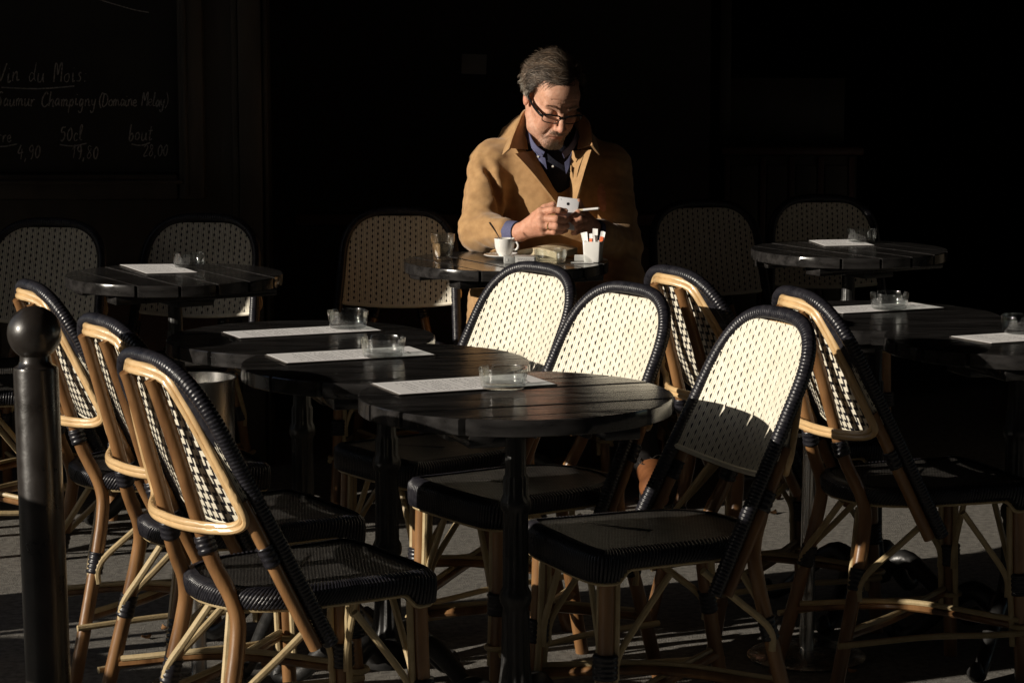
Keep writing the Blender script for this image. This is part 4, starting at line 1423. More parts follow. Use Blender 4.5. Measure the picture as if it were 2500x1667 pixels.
def head_sdf(Q):
    ax = np.abs(Q[..., 0])
    S = np.stack([ax, Q[..., 1], Q[..., 2]], -1)          # mirrored
    d = d_ell(Q, (0, .018, .045), (.0730, .097, .078))
    d = smin(d, d_ell(Q, (0, -.030, -.030), (.0575, .068, .084)), .03)
    d = smin(d, d_ell(Q, (0, -.060, .045), (.056, .038, .040)), .025)
    d = smin(d, d_cap(S, (.010, -.0915, .0195), (.044, -.076, .0245), .0130, .010), .011)   # brow
    d = smin(d, d_cap(S, (.037, -.066, -.020), (.0535, -.030, -.016), .0205, .018), .02)      # cheekbone
    d = smin(d, d_ell(S, (.031, -.066, -.052), (.024, .021, .028)), .02)                     # cheek
    d = smin(d, d_cap(S, (.0500, .004, -.060), (.0440, -.028, -.084), .0200, .0195), .02)      # jaw angle
    d = smin(d, d_cap(S, (.0440, -.028, -.084), (.014, -.078, -.104), .0190, .0195), .02)
    d = smin(d, d_ell(Q, (0, -.082, -.101), (.026, .0195, .0205)), .014)                     # chin
    d = smin(d, d_ell(Q, (0, -.082, -.066), (.031, .0225, .026)), .014)                      # muzzle
    # sockets
    d = smax(d, -d_ell(S, (.0315, -.1015, .0035), (.0200, .0205, .0125)), .012)
    # eyelids, lowered
    d = smin(d, d_ell(S, (.0315, -.0795, .0030), (.0150, .0120, .0105)), .004)
    d = smax(d, -d_cap(S, (.021, -.0935, -.0028), (.043, -.0885, -.0022), .0016), .002)
    d = smin(d, d_cap(S, (.020, -.088, -.010), (.042, -.084, -.0105), .0040), .006)          # bag under the eye
    # nose
    d = smin(d, d_cap(Q, (0, -.0930, .0120), (0, -.1190, -.0290), .0088, .0105), .011)
    d = smin(d, d_ell(Q, (0, -.1195, -.0345), (.0118, .0115, .0105)), .006)
    d = smin(d, d_ell(S, (.0125, -.1070, -.0380), (.0085, .0120, .0085)), .005)
    d = smax(d, -d_ell(S, (.0065, -.1110, -.0450), (.0042, .0055, .0032)), .003)
    # nasolabial fold, frown lines, forehead lines
    d = smax(d, -d_poly(S, [(.0190, -.1010, -.038), (.0290, -.0940, -.056), (.0330, -.0850, -.074)], [.0030, .0034, .0022]), .007)
    d = smax(d, -d_cap(S, (.0055, -.1065, .014), (.0085, -.1010, .036), .0028, .0014), .005)
    for zz in (.050, .062):
        d = smax(d, -d_poly(S, [(0, -.1010, zz), (.022, -.0965, zz + .002), (.040, -.0850, zz - .001)], [.0012, .0013, .0006]), .005)
    # lips
    d = smin(d, d_poly(S, [(0, -.1045, -.0655), (.011, -.1010, -.0665), (.0225, -.0920, -.0725)], [.0040, .0036, .0018]), .004)
    d = smin(d, d_poly(S, [(0, -.0995, -.0768), (.011, -.0970, -.0762), (.0205, -.0905, -.0765)], [.0046, .0040, .0018]), .004)
    d = smax(d, -d_poly(S, [(0, -.1085, -.0708), (.012, -.1040, -.0718), (.0265, -.0930, -.0785)], [.0019, .0018, .0014]), .0025)
    # ears
    e = d_ell(S - np.array([.0750, .014, -.004], np.float32) - 0, (0, 0, 0), (.0085, .0185, .0320))
    e = smax(e, -d_ell(S, (.0845, .011, .0015), (.0055, .0115, .0215)), .004)
    d = smin(d, e, .006)
    return d

def body_field():
    xs = axis([(-.26, .0, .010), (.0, .27, .0024), (.27, .50, .010)])
    ys = axis([(6.98, 7.10, .010), (7.10, 7.27, .0024), (7.27, 7.30, .0028), (7.30, 7.56, .0026), (7.56, 7.84, .010)])
    zs = axis([(.0, .74, .014), (.74, .925, .0024), (.925, 1.02, .006), (1.02, 1.36, .0024)])
    f = Field(xs, ys, zs)
    # trunk, thighs, shins, arms (all under the clothes)
    f.ell((.12, 7.60, .60), (.15, .11, .17), .05)
    f.ell((.115, 7.56, .86), (.16, .10, .19), .05)
    f.cap((.0, 7.54, .985), (.235, 7.54, .985), .05, k=.05)
    for s, elb, wr in ((-1, (-.095, 7.40, .785), (.020, 7.228, .800)), (1, (.330, 7.455, .735), (.236, 7.245, .812))):
        sh = (.115 + .15 * s, 7.53, .97)
        f.cap(sh, elb, .045, .036, .03)
        f.cap(elb, wr, .036, .0245, .02)
    for hip, kn, an in (((.05, 7.58, .53), (.03, 7.20, .50), (.13, 7.40, .09)), ((.19, 7.58, .53), (.30, 7.22, .50), (.40, 7.22, .09))):
        f.cap(hip, kn, .07, .052, .04)
        f.cap(kn, an, .048, .033, .02)
    # neck
    f.cap((.118, 7.545, 1.00), tuple(from_head((0, .035, -.045))), .062, .060, .03)
    # head
    s = f.sl((.01, 7.24, 1.0), (.26, 7.60, 1.36))
    P = f.pts(s)
    Q = to_head(P)
    rough = d_ell(Q, (0, .0, 0), (.095, .125, .14))
    m = rough < .045
    dd = np.full(m.shape, .06, np.float32)
    dd[m] = head_sdf(Q[m].astype(np.float32)) * HS
    f.D[s] = smin(f.D[s], dd, .018)
    # ---- right hand (picture left): back of the hand towards us, fingers round the phone
    W = np.array([.022, 7.226, .801])
    def hand(wr, mcps, fingers, palm_r, thumb, tr):
        for m_, r_ in zip(mcps, palm_r):
            f.cap(wr, m_, .0215, r_, .012)
        for a_, b_ in zip(mcps[:-1], mcps[1:]):
            f.cap(a_, b_, .0105, .0105, .010)
        for pts, rs in fingers:
            f.chain([np.array(p) for p in pts], rs, .0035)
        f.chain([np.array(p) for p in thumb], tr, .008)
    hand(W, [np.array(p) for p in ((.0855, 7.168, .866), (.0860, 7.152, .8485), (.0885, 7.152, .829), (.0915, 7.163, .811))],
         [([(.0855, 7.168, .866), (.1190, 7.140, .8745), (.1385, 7.138, .8735), (.1570, 7.146, .8715)], [.0118, .0104, .0094, .0080]),
          ([(.0860, 7.152, .8485), (.1300, 7.126, .8490), (.1560, 7.142, .8465), (.1700, 7.168, .8440)], [.0120, .0112, .0098, .0084]),
          ([(.0885, 7.152, .829), (.1300, 7.128, .8275), (.1545, 7.144, .8260), (.1690, 7.170, .8250)], [.0118, .0108, .0096, .0082]),
          ([(.0915, 7.163, .811), (.1250, 7.142, .8110), (.1460, 7.154, .8110), (.1590, 7.176, .8115)], [.0108, .0098, .0088, .0076])],
         [.0150, .0160, .0160, .0150], [(.040, 7.226, .815), (.070, 7.214, .850), (.098, 7.206, .874), (.122, 7.200, .886)], [.018, .0145, .0118, .0095])
    # ---- left hand (picture right), thumb up, cigarette between index and middle finger
    W2 = np.array([.236, 7.240, .816])
    hand(W2, [np.array(p) for p in ((.2140, 7.206, .8560), (.2200, 7.200, .8420), (.2200, 7.200, .8270), (.2150, 7.205, .8130))],
         [([(.2140, 7.206, .8560), (.1960, 7.168, .8640), (.1830, 7.160, .8560), (.1730, 7.172, .8490)], [.0112, .0100, .0090, .0078]),
          ([(.2200, 7.200, .8420), (.2000, 7.160, .8460), (.1860, 7.154, .8380), (.1750, 7.168, .8330)], [.0114, .0104, .0092, .0078]),
          ([(.2200, 7.200, .8270), (.2020, 7.164, .8290), (.1890, 7.158, .8210), (.1780, 7.172, .8180)], [.0110, .0100, .0090, .0076]),
          ([(.2150, 7.205, .8130), (.2000, 7.174, .8130), (.1890, 7.166, .8070), (.1800, 7.176, .8040)], [.0098, .0088, .0080, .0070])],
         [.0140, .0150, .0150, .0135], [(.228, 7.232, .836), (.2085, 7.210, .862), (.2000, 7.196, .880), (.1965, 7.190, .8960)], [.0165, .0130, .0108, .0088])
    # finger nails and knuckle creases on the near hand
    f.ell((.1600, 7.1395, .8725), (.0052, .0022, .0044), .001)
    return f

bf = body_field()
V, F = bf.mesh()
def skin_tint(Vw):
    q = to_head(Vw)
    c = np.ones((len(Vw), 3))
    inhead = (np.abs(q) < .15).all(1)
    ax = np.abs(q[:, 0])
    def blob(cx, cy, cz, r):
        return np.exp(-(((ax - cx) / r[0]) ** 2 + ((q[:, 1] - cy) / r[1]) ** 2 + ((q[:, 2] - cz) / r[2]) ** 2))
    red = 0.7 * blob(.0, -.118, -.036, (.016, .02, .014)) + 0.5 * blob(.042, -.066, -.030, (.026, .03, .022)) + 0.8 * blob(.083, .012, -.004, (.015, .03, .04))
    lips = np.clip(1.3 * blob(0, -.101, -.0725, (.021, .014, .0055)), 0, 1)
    beard = np.clip(1.2 * blob(0, -.085, -.104, (.034, .034, .020)) + 1.0 * blob(.013, -.1, -.056, (.017, .016, .0065)) + .7 * blob(.030, -.085, -.078, (.012, .02, .018)) + .35 * blob(.046, -.04, -.082, (.02, .04, .022)), 0, 1)
    for col, w in (((1.06, .82, .80), red), ((1.0, .78, .80), lips), ((.60, .74, .86), beard * .8)):
        w = (w * inhead)[:, None]
        c = c * (1 - w) + c * np.array(col) * w
    # hands a little redder over the knuckles
    hz = (Vw[:, 2] < .92)[:, None]
    c = np.where(hz, c * np.array([1.0, .92, .90]), c)
    return c
body = np_mesh('body', V, F, 'skin', man, MO, smooth_iter=2, tint=skin_tint)

# ---- coat
def coat_field():
    h = .0058
    f = Field(axis([(-.24, .47, h)]), axis([(6.98, 7.84, h)]), axis([(.36, 1.20, h)]), big=.07)
    f.ell((.105, 7.580, .90), (.195, .160, .26), .05)
    f.ell((.120, 7.560, .70), (.200, .170, .22), .05)
    f.cap((-.056, 7.515, .986), (.288, 7.555, .980), .062, k=.05)
    f.cap((.118, 7.55, 1.00), (.122, 7.55, 1.060), .105, .080, .05)
    # skirt over the lap, hanging beside the right thigh
    f.cap((.03, 7.56, .56), (.000, 7.24, .56), .105, .095, .05)
    f.cap((.21, 7.56, .56), (.26, 7.24, .56), .105, .090, .05)
    f.ell((.12, 7.60, .55), (.215, .17, .17), .04)
    f.ell((-.075, 7.27, .53), (.060, .125, .20), .03)
    f.ell((.33, 7.45, .58), (.085, .16, .17), .04)
    # sleeves
    shR, elR, wrR = (-.066, 7.500, .985), (-.100, 7.380, .790), (-.022, 7.278, .797)
    f.cap(shR, elR, .069, .060, .03)
    f.cap(elR, wrR, .060, .044, .025)
    shL, elL, wrL = (.300, 7.555, .972), (.336, 7.465, .735), (.258, 7.285, .792)
    f.cap(shL, elL, .069, .060, .03)
    f.cap(elL, wrL, .060, .045, .025)
    # armhole seam, folds of the front, creases at the elbow and along the sleeve (long soft grooves)
    gr = [([(-.108, 7.437, 1.035), (-.070, 7.420, .97), (-.045, 7.405, .90), (-.036, 7.392, .83)], [.006, .010, .012, .012], .016),
          ([(-.030, 7.425, 1.00), (-.010, 7.402, .95), (-.004, 7.385, .88)], [.004, .009, .003], .020),
          ([(.040, 7.405, .97), (.036, 7.388, .90), (.045, 7.378, .83)], [.003, .008, .003], .020),
          ([(.078, 7.390, .90), (.070, 7.378, .85), (.082, 7.372, .79)], [.002, .007, .003], .018),
          ([(.345, 7.470, 1.03), (.300, 7.440, .95), (.285, 7.420, .84)], [.006, .009, .009], .018)]
    for pts, rs, k in gr:
        f.chain([np.array(p) for p in pts], rs, k, 'sub')
    # V opening of the front: its walls are the lapels
    zt = np.array([.80, .839, .90, .97, 1.037, 1.10, 1.2])
    xL = np.array([.172, .165, .118, .058, .000, .000, .0])
    xR = np.array([.174, .178, .196, .216, .240, .245, .25])
    xi = np.array([.173, .168, .140, .105, .068, .050, .05])
    xj = np.array([.1735, .172, .182, .190, .196, .20, .20])
    yF = np.array([7.36, 7.362, 7.368, 7.378, 7.398, 7.42, 7.44])
    def vee(P):
        z = P[..., 2]
        L, Rr_, a, b, y0 = (np.interp(z, zt, q) for q in (xL, xR, xi, xj, yF))
        depth = np.interp(z, zt, np.array([.0, .004, .065, .095, .115, .13, .14]))
        yR = y0 + np.interp(z, zt, np.array([.0, .004, .010, .020, .028, .03, .03]))
        x, y = P[..., 0], P[..., 1]
        # wall planes from (L, y0) to (a, y0+depth) and from (R, y0) to (b, y0+depth)
        nl = np.hypot(a - L, depth) + 1e-6
        dl = (-(x - L) * depth + (y - y0) * (a - L)) / nl
        nr = np.hypot(Rr_ - b, depth) + 1e-6
        dr = ((x - Rr_) * depth + (y - yR) * (Rr_ - b)) / nr
        return np.maximum(np.maximum(dl, dr), np.maximum(y - (y0 + depth), .840 - z))
    f.op(vee, (-.05, 7.2, .82), (.30, 7.60, 1.20), .004, 'sub')
    # room for the neck
    f.cap((.118, 7.50, 1.02), (.125, 7.47, 1.20), .078, .082, .012, 'sub')
    # keep the table top clear
    return f
cf = coat_field()
V, F = cf.mesh()
def vnoise(P, s, seed):
    """cheap smooth value noise"""
    r_ = np.random.default_rng(seed)
    out = np.zeros(len(P))
    for k in range(5):
        d = r_.normal(size=3); d /= np.linalg.norm(d)
        out += np.sin(P @ d * s * (0.7 + 0.25 * k) + r_.uniform(0, 6.28) + 1.3 * np.sin(P @ r_.normal(size=3) * s * .5))
    return out / 5
def vnormals(V, F):
    n = np.cross(V[F[:, 2]] - V[F[:, 0]], V[F[:, 3]] - V[F[:, 1]])
    N = np.zeros_like(V)
    for k in range(4):
        np.add.at(N, F[:, k], n)
    return N / (np.linalg.norm(N, axis=1)[:, None] + 1e-12)
N = vnormals(V, F)
sleeve = np.clip((.005 - V[:, 0]) / .03, 0, 1) + np.clip((V[:, 0] - .27) / .03, 0, 1)
V = V + N * ((0.0026 * vnoise(V * [1, 1, .45], 55, 3)) * (1 - sleeve) + sleeve * (0.0050 * vnoise(V * [.5, .9, 1.5], 95, 8) + 0.0030 * vnoise(V * [.4, .6, 1.6], 60, 21)) + 0.0012 * vnoise(V, 140, 5))[:, None]
np_mesh('coat', V, F, 'coat', man, MO, smooth_iter=1)

# lapels and collar: sheets of the same cloth laid over the opening
def ruled(outer, inner, n=28, m=7, bulge=0.004):
    o_ = resample(spline(outer, 60), n=n)
    i_ = resample(spline(inner, 60), n=n)
    t = np.linspace(0, 1, m)
    P = o_[:, None] * (1 - t)[None, :, None] + i_[:, None] * t[None, :, None]
    return P
def strip(name, P, th, flip=False, material='coat'):
    return MB().sheet(np.asarray(P) - MO, th, flip).build(name, material, man, angle=50)
lo_ = [(.160, 7.352, .842), (.118, 7.354, .900), (.060, 7.364, .972), (.010, 7.380, 1.026)]
li_ = [(.170, 7.375, .842), (.136, 7.420, .900), (.100, 7.446, .972), (.066, 7.470, 1.030)]
strip('lapel', ruled(lo_, li_), .0055)
ro_ = [(.181, 7.354, .842), (.198, 7.362, .900), (.219, 7.378, .972), (.240, 7.400, 1.036)]
ri_ = [(.172, 7.375, .842), (.176, 7.420, .900), (.178, 7.446, .972), (.182, 7.470, 1.030)]
strip('lapel', ruled(ro_, ri_), .0055, True)
# collar: stands up round the neck, open at the front
co = [(-.008, 7.392, 1.042), (.004, 7.410, 1.078), (.020, 7.432, 1.116), (.036, 7.470, 1.148), (.060, 7.540, 1.158), (.125, 7.585, 1.160), (.190, 7.550, 1.150), (.228, 7.490, 1.125), (.238, 7.440, 1.095), (.243, 7.392, 1.052)]
ci = [(.050, 7.462, 1.034), (.047, 7.466, 1.052), (.046, 7.480, 1.072), (.050, 7.508, 1.080), (.072, 7.555, 1.086), (.125, 7.575, 1.088), (.178, 7.560, 1.084), (.198, 7.520, 1.074), (.202, 7.482, 1.055), (.198, 7.462, 1.036)]
strip('collar', ruled(co, ci, 50, 7), .0055)
# outer fall of the collar
cd = [(-.030, 7.408, 1.020), (-.024, 7.430, 1.040), (-.012, 7.470, 1.062), (.008, 7.520, 1.074), (.050, 7.590, 1.080), (.125, 7.630, 1.082), (.200, 7.595, 1.078), (.248, 7.525, 1.066), (.262, 7.460, 1.046), (.266, 7.410, 1.020)]
strip('collar_fall', ruled([np.array(p) + [0, .003, -.001] for p in co], cd, 50, 7), .0055, True)
# buttons: none in view; cuffs of the sleeves
# ---- shirt and dark knit under the coat
def shirt_field():
    h = .006
    f = Field(axis([(-.06, .34, h)]), axis([(7.36, 7.80, h)]), axis([(.62, 1.20, h)]), big=.06)
    f.ell((.128, 7.575, .90), (.135, .142, .24), .03)
    f.cap((.119, 7.53, .98), (.122, 7.520, 1.030), .085, .060, .03)
    return f
V, F = shirt_field().mesh()
np_mesh('sweater', V, F, 'navy', man, MO, smooth_iter=1)
# shirt collar: two standing bands with wings, each catching the sun
def shp(*pts):
    return np.array(pts)
strip('shirt_collar', ruled([(.100, 7.405, 1.030), (.078, 7.412, 1.046), (.060, 7.428, 1.072), (.050, 7.450, 1.100), (.052, 7.480, 1.116)],
                            [(.092, 7.418, 1.012), (.070, 7.424, 1.030), (.053, 7.442, 1.054), (.044, 7.470, 1.076), (.048, 7.500, 1.090)], 20, 4), .003, material='shirt')
strip('shirt_collar', ruled([(.070, 7.400, 1.032), (.082, 7.394, 1.020), (.100, 7.390, 1.012)], [(.082, 7.394, 1.004), (.095, 7.388, .992), (.106, 7.386, .978)], 12, 5), .003, material='shirt')
strip('shirt_collar', ruled([(.150, 7.405, 1.030), (.170, 7.412, 1.046), (.186, 7.428, 1.070), (.196, 7.450, 1.096)],
                            [(.158, 7.418, 1.010), (.178, 7.424, 1.028), (.194, 7.442, 1.050), (.204, 7.470, 1.072)], 20, 4), .003, True, material='shirt')
strip('shirt_collar', ruled([(.182, 7.398, 1.030), (.172, 7.394, 1.012), (.160, 7.390, .998)], [(.180, 7.396, 1.000), (.172, 7.390, .982), (.164, 7.388, .964)], 12, 5), .003, True, material='shirt')
for (bx, by, bz) in ((.079, 7.392, 1.016), (.124, 7.4215, .985),):
    MB().lathe([(.001, 0), (.0028, 0), (.0033, .0008), (.0028, .0016), (.001, .0012)], 16).build('button', 'porcelain', man).matrix_local = Matrix.Translation(Vector((bx, by, bz)) - Vector(MO)) @ Matrix.Rotation(R(90), 4, 'X')
# shirt cuffs: short sleeves of cloth round the wrists
def cuff(a, b, ra, rb, material, name):
    a, b = np.array(a), np.array(b)
    path = np.array([a + (b - a) * t for t in np.linspace(0, 1, 6)])
    m_ = MB()
    m_.tube(path - MO, np.linspace(ra, rb, 6), 24, cap=False)
    m_.tube((path - MO)[::-1], np.linspace(rb, ra, 6) - .0025, 24, cap=False)
    k = np.linspace(0, 2 * np.pi, 24, endpoint=False)
    return m_.build(name, material, man)
cuff((-.030, 7.284, .797), (.020, 7.228, .801), .0375, .0330, 'shirt', 'shirt_cuff')
cuff((.266, 7.292, .792), (.240, 7.246, .810), .037, .0325, 'shirt', 'shirt_cuff')

# ---- trousers and shoes
def trouser_field():
    h = .009
    f = Field(axis([(-.12, .50, h)]), axis([(7.02, 7.80, h)]), axis([(.05, .68, h)]), big=.06)
    f.ell((.12, 7.62, .55), (.17, .13, .12), .04)
    for hip, kn, an in (((.05, 7.58, .53), (.03, 7.20, .50), (.13, 7.40, .10)), ((.19, 7.58, .53), (.30, 7.22, .50), (.40, 7.22, .10))):
        f.cap(hip, kn, .085, .070, .04)
        f.cap(kn, an, .070, .052, .02)
    return f
V, F = trouser_field().mesh()
np_mesh('trousers', V, F, 'trousers', man, MO, smooth_iter=1)
def shoe(heel, toe, lift):
    heel, toe = np.array(heel), np.array(toe)
    d = toe - heel
    L = np.linalg.norm(d)
    d /= L
    s = np.cross(d, [0, 0, 1]); s /= np.linalg.norm(s)
    up = np.cross(s, d)
    def w(x, y, z):
        return heel + d * x + s * y + up * z
    f = Field(axis([(min(heel[0], toe[0]) - .09, max(heel[0], toe[0]) + .09, .004)]), axis([(min(heel[1], toe[1]) - .09, max(heel[1], toe[1]) + .09, .004)]), axis([(-.01, .26, .004)]), .05)
    f.chain([w(.02, 0, .045), w(.08, 0, .050), w(.17, .0, .036), w(.235, 0, .030)], [.036, .040, .043, .032], .02)
    f.cap(w(.03, 0, .05), w(.02, 0, .105), .038, .042, .02)
    f.cap(w(.05, 0, .09), w(.02, 0, .13), .034, .034, .008, 'sub')
    V, F = f.mesh()
    up_ = np_mesh('shoe', V, F, 'leather', man, MO, smooth_iter=2)
    so = MB()
    P = []
    out = spline([(-.02, 0), (-.012, .030), (.05, .036), (.12, .040), (.19, .046), (.245, .034), (.272, 0)], 24)
    out = np.concatenate([out, (out * [1, -1])[::-1][1:-1]])
    n = len(out)
    V2 = np.concatenate([[w(x, y, z) for x, y in out] for z in (-.006, .010)]) - MO
    so.add(V2, [(k, (k + 1) % n, n + (k + 1) % n, n + k) for k in range(n)] + [tuple(range(n - 1, -1, -1)), tuple(n + k for k in range(n))])
    so.build('sole', 'rubber', up_)
    for k in range(4):
        a = .075 + .022 * k
        MB().tube(np.array([w(a, -.022, .078 - .006 * k), w(a + .004, 0, .0905 - .008 * k), w(a, .022, .078 - .006 * k)]) - MO, .0022, 6).build('lace', 'rubber', up_)
    for sg_ in (-1, 1):
        MB().tube(spline([w(.085, 0, .092), w(.075, .022 * sg_, .100), w(.095, .040 * sg_, .086), w(.105, .018 * sg_, .082), w(.088, 0, .091)], 20) - MO, .0016, 6).build('lace_loop', 'rubber', up_)
shoe((.125, 7.43, .012), (.205, 7.19, .006), 0)
shoe((.410, 7.27, .055), (.430, 7.03, .008), .1)

# ---- hair: cap plus combed strands
def tint_obj(mb, name, material, cols, parent, kind=None):
    o = mb.build(name, material, parent, angle=0, kind=kind)
    a = o.data.color_attributes.new('tint', 'FLOAT_COLOR', 'POINT')
    c = np.ones((len(o.data.vertices), 4), np.float32); c[:, :3] = np.concatenate(cols)
    a.data.foreach_set('color', c.ravel())
    return o
HCEN = np.array([0, .024, .044]); HRAD = np.array([.0850, .106, .0860])
def hairline_z(x, y):
    """lower limit of the hair as a height, by position round the head"""
    ang = np.degrees(np.arctan2(np.abs(x), -(y - .02)))     # 0 front, 90 ear, 180 nape
    return np.interp(ang, [0, 18, 34, 48, 62, 78, 92, 105, 130, 180], [.090, .089, .094, .082, .044, .002, .014, -.018, -.060, -.072])
def colour(q, jit):
    ax = np.abs(q[0])
    side = np.clip((ax - .052) / .025, 0, 1) * np.clip((.055 - q[2]) / .05, 0, 1)
    g_ = np.clip(side * 0.95 + jit * .14, 0, 1)
    return np.array([.066, .044, .029]) * (1 - g_) + np.array([.30, .28, .24]) * g_
hb, hcol = MB(), []
# scalp cap
th = np.linspace(0, 2 * np.pi, 73)[:-1]
ph = np.linspace(0.02, 2.4, 44)
rows, fc = [], []
for p_ in ph:
    rows.append(HCEN + np.stack([np.sin(p_) * np.cos(th) * HRAD[0], np.sin(p_) * np.sin(th) * HRAD[1], np.cos(p_) * HRAD[2] + 0 * th], 1) * 0.985)
rows = np.array(rows)
okv = rows[..., 2] > hairline_z(rows[..., 0], rows[..., 1]) + .004
Vc = from_head(rows.reshape(-1, 3)) - MO
for i in range(len(ph) - 1):
    for k in range(72):
        k2 = (k + 1) % 72
        if okv[i, k] and okv[i, k2] and okv[i + 1, k] and okv[i + 1, k2]:
            fc.append((i * 72 + k, i * 72 + k2, (i + 1) * 72 + k2, (i + 1) * 72 + k))
hb.add(Vc, fc)
hcol.append(np.array([colour(q, 0) * .8 for q in rows.reshape(-1, 3)]))
hr = np.random.default_rng(11)
n_done = 0
while n_done < 15000:
    u_ = hr.normal(size=3); u_ /= np.linalg.norm(u_)
    q = HCEN + u_ * HRAD * .985
    if q[2] < hairline_z(q[0], q[1]) + hr.normal(0, .0050) - .002 * math.sin(q[0] * 160):
        continue
    n_done += 1
    part = .034
    sgn = 1 if q[0] > part else -1
    top = np.clip((q[2] - .06) / .06, 0, 1)
    # combed back from the brow and over to the sides, with waves
    d = np.array([sgn * (.55 * top + .12), .75, -.15 - .75 * (1 - top)])
    if q[1] > .05:
        d = np.array([sgn * .35 * top, .45, -.9])
    if q[1] < -.035 and q[2] > .06 and hr.random() < .30:
        d = np.array([-.9 if q[0] < part else .8, -.25, .15]); L_f = 1.15
    d = d + .38 * np.array([math.sin(q[0] * 75 + q[1] * 40), math.sin(q[1] * 66 - q[2] * 30), .6 * math.sin(q[2] * 80 + q[0] * 50)])
    d = d + hr.normal(size=3) * .17
    L = hr.uniform(.038, .070) * (1 - .25 * (1 - top))
    sidev = np.clip((abs(q[0]) - .045) / .03, 0, 1) * (1 - top)
    lift = hr.uniform(.0005, .0050) * (.5 + .6 * top) + .0025 * (1 + math.sin(q[0] * 70 + 2 * math.sin(q[1] * 40))) * top + sidev * hr.uniform(.001, .0105) * (1 if q[1] > -.03 else .35)
    if hr.random() < .06:
        lift += hr.uniform(.003, .011); L *= 1.25
    ns = 6
    p = q.copy(); pts = []
    ph0 = 5 * math.sin(q[1] * 38 + q[0] * 25)
    for s_ in range(ns):
        t_ = s_ / (ns - 1)
        nrm = (p - HCEN) / HRAD ** 2
        nrm /= np.linalg.norm(nrm)
        dd = d - nrm * np.dot(d, nrm)
        dd /= np.linalg.norm(dd) + 1e-9
        side = np.cross(nrm, dd)
        rr_ = np.sqrt((((p - HCEN) / HRAD) ** 2).sum())
        base = HCEN + (p - HCEN) / rr_ * .99
        pts.append((base + nrm * (lift * math.sin(math.pi * min(1, t_ * 1.05 + .12)) + .0012), side, nrm))
        p = base + (dd + side * .55 * math.sin(ph0 + t_ * 3.6)) * L / (ns - 1)
    wdt = hr.uniform(.00030, .00075)
    Vs = []
    for s_, (b_, sd, nrm) in enumerate(pts):
        w_ = wdt * (1 - .75 * (s_ / (ns - 1)) ** 2)
        Vs += [b_ - sd * w_, b_ + sd * w_]
    Vs = from_head(np.array(Vs)) - MO
    hb.add(Vs, [(2 * s_, 2 * s_ + 1, 2 * s_ + 3, 2 * s_ + 2) for s_ in range(ns - 1)])
    cc = colour(q, hr.normal()) * hr.uniform(.55, 1.5) * (1 + .50 * math.sin(q[0] * 95 + 3 * math.sin(q[1] * 45) + 2 * math.sin(q[2] * 50)))
    if hr.random() < .10:
        cc = cc * 1.9 + .03
    hcol.append(np.tile(cc, (2 * ns, 1)))
tint_obj(hb, 'hair', 'hair', hcol, man)

# ---- eyebrows and beard: short hairs standing on the skin
def on_face(x, z):
    y = np.full_like(x, -.16)
    for _ in range(60):
        d = head_sdf(np.stack([x, y, z], -1).astype(np.float32))
        y = y + np.clip(d, -.004, .02) * .8
    return y
def stubble(name, xs, zs, length, width, dirs, cols):
    ys = on_face(xs, zs)
    mb, cl = MB(), []
    for x, y, z, l, dr, cc in zip(xs, ys, zs, length, dirs, cols):
        b_ = np.array([x, y - .0004, z])
        dr = dr / np.linalg.norm(dr)
        sd = np.cross(dr, [0, -1, 0]); sd /= np.linalg.norm(sd) + 1e-9
        mid = b_ + dr * l * .5 + np.array([0, -.0009, 0])
        tip = b_ + dr * l + np.array([0, -.0006, 0])
        Vs = from_head(np.array([b_ - sd * width, b_ + sd * width, mid + sd * width * .8, mid - sd * width * .8, tip])) - MO
        mb.add(Vs, [(0, 1, 2, 3), (3, 2, 4)])
        cl.append(np.tile(cc, (5, 1)))
    return tint_obj(mb, name, 'hair', cl, man)
n = 70
t = hr.uniform(0, 1, n)
for sgn in (-1, 1):
    xs = sgn * (.010 + .040 * t); zs = .0245 + .0075 * np.sin(np.pi * t * .8) + hr.normal(0, .0018, n) - .002 * t
    stubble('eyebrow', xs, zs, hr.uniform(.006, .011, n), .00050, [np.array([sgn * .9, -.12, .35 * (1 - 1.6 * q)]) for q in t], [np.array([.32, .23, .17]) * hr.uniform(.6, 1.4) for _ in range(n)])
# goatee and moustache
n = 1500
xs, zs = [], []
while len(xs) < n:
    x, z = hr.uniform(-.048, .048), hr.uniform(-.118, -.046)
    w_ = max(math.exp(-((x / .028) ** 2 + ((z + .106) / .015) ** 2)), .55 * math.exp(-(((abs(x) - .013) / .013) ** 2 + ((z + .0590) / .0040) ** 2)),
             .35 * math.exp(-(((abs(x) - .028) / .008) ** 2 + ((z + .080) / .018) ** 2)), .05)
    if abs(z + .0715) < .005 and abs(x) < .024:
        continue
    if hr.random() < w_:
        xs.append(x); zs.append(z)
xs, zs = np.array(xs), np.array(zs)
gcol = [(np.array([.62, .55, .45]) if hr.random() < .8 else np.array([.34, .25, .17])) * hr.uniform(.7, 1.3) for _ in range(n)]
stubble('beard', xs, zs, hr.uniform(.0025, .0055, n), .00036, [np.array([np.sign(x) * .3 + hr.normal(0, .25), -.25, -.9]) for x in xs], gcol)

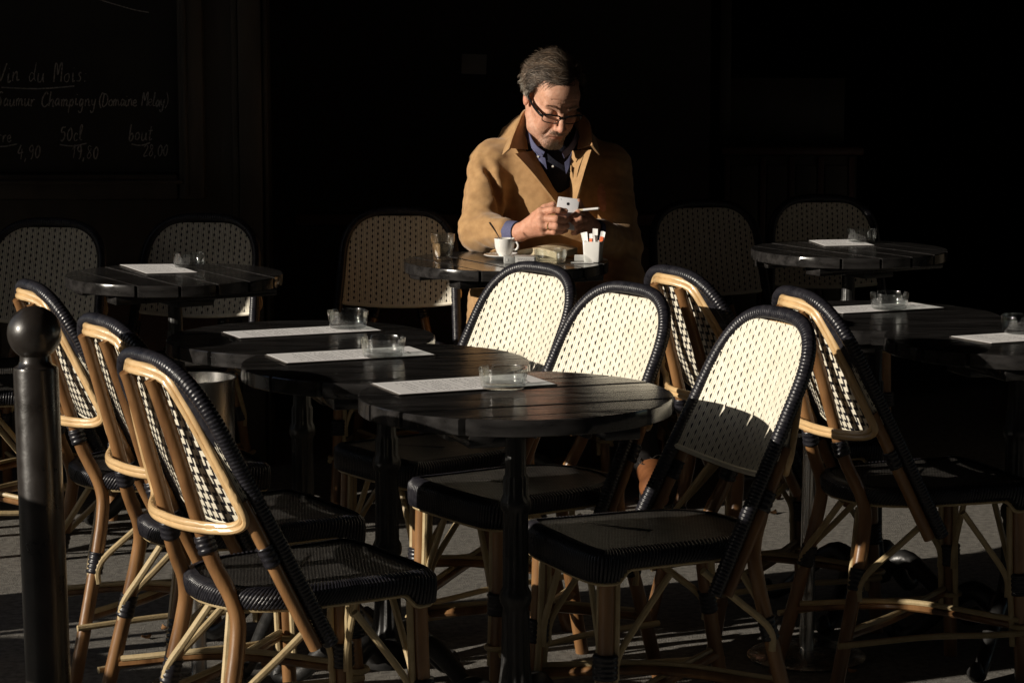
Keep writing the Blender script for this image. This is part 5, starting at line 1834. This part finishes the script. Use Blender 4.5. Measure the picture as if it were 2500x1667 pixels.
# ---- spectacles (worn low on the nose)
gl_ = empty('spectacles', tuple(from_head((0, -.112, -.004)) - MO)); gl_.parent = man
GO = from_head((0, -.112, -.004))
def hpt(x, y, z):
    return from_head((x, y, z)) - GO
def rim(sgn, n=40):
    a = np.linspace(0, 2 * np.pi, n, endpoint=False)
    ex = .0265 * np.sign(np.cos(a)) * np.abs(np.cos(a)) ** .55
    ez = .0135 * np.sign(np.sin(a)) * np.abs(np.sin(a)) ** .6
    X = sgn * .0345 + ex
    return np.array([hpt(x, -.1085 + .30 * max(0, abs(x) - .02) ** 1.35 * 3.2, -.0065 + z - .02 * (abs(x) - .034)) for x, z in zip(X, ez)])
for sgn in (-1, 1):
    rp = rim(sgn)
    r_ = np.array([.0027 if k < 20 else .0015 for k in range(40)])
    MB().tube(rp, r_, 8, closed=True).build('rim', 'frame_plastic', gl_)
    c_ = rp.mean(0)
    MB().add(np.concatenate([[c_], rp]), [(0, 1 + k, 1 + (k + 1) % 40) for k in range(40)]).build('lens', 'lens', gl_)
    tp = [hpt(sgn * .0605, -.0985, -.002), hpt(sgn * .0690, -.085, -.001), hpt(sgn * .0765, -.045, .001), hpt(sgn * .0800, .000, .006), hpt(sgn * .0795, .020, -.004)]
    q = spline(tp, 24)
    mbt = MB()
    for dz in (-.0022, 0, .0022):
        mbt.tube(q + (from_head((0, 0, dz * 1.2)) - from_head((0, 0, 0))), .0019, 7)
    mbt.build('temple', 'frame_plastic', gl_)
MB().tube(spline([hpt(-.0090, -.1100, -.002), hpt(0, -.1145, .0015), hpt(.0090, -.1100, -.002)], 10), .0019, 8).build('bridge', 'frame_plastic', gl_)

# ---- ring
a = np.linspace(0, 2 * np.pi, 24, endpoint=False)
rc = np.array([.1095, 7.1395, .8282]); ax_ = np.array([.865, -.50, -.03]); ax_ /= np.linalg.norm(ax_)
e1 = np.cross(ax_, [0, 0, 1]); e1 /= np.linalg.norm(e1); e2 = np.cross(ax_, e1)
MB().tube(rc + .0118 * (np.cos(a)[:, None] * e1 + np.sin(a)[:, None] * e2) - MO, .0016, 8, closed=True).build('ring', 'gold', man)

# ---- phone and cigarette, held
phn = empty('phone', (.1625, 7.178, .871))
tag(phn, 'white smartphone held in both hands, its back towards us', 'phone')
phn.scale = (1.08, 1, 1.14)
phn.rotation_euler = (R(-24), R(7), R(-8))
MB().box((-.0300, -.0045, -.052), (.0300, .0030, .034), bev=.0035).build('back_shell', 'phone', phn)
MB().box((-.0288, .0031, -.050), (.0288, .0047, .032), bev=.0008).build('screen', 'dark_glass', phn)
MB().lathe([(.001, 0), (.0040, 0), (.0040, .0008), (.001, .0009)], 20).build('camera', 'dark_glass', phn).matrix_local = Matrix.Translation((0.0, -.0046, .016)) @ Matrix.Rotation(R(90), 4, 'X')
MB().tube([(-.022, -.0047, .026), (-.020, -.0047, .026)], .0009, 6).build('microphone', 'dark_glass', phn)
cg = empty('cigarette', (.2050, 7.166, .8725))
tag(cg, 'thin white lit cigarette between the fingers of the man\'s far hand', 'cigarette')
dv = Vector((.050, -.010, .0055)).normalized()
cg.rotation_euler = dv.to_track_quat('X', 'Z').to_euler()
MB().tube([(-.012, 0, 0), (.004, 0, 0)], .0036, 12).build('filter', 'pages', cg)
MB().tube([(.0041, 0, 0), (.050, 0, 0)], .0036, 12).build('paper_tube', 'white', cg)
MB().tube([(.0501, 0, 0), (.054, 0, 0)], [.0034, .0024], 10).build('ash', 'tobacco', cg)
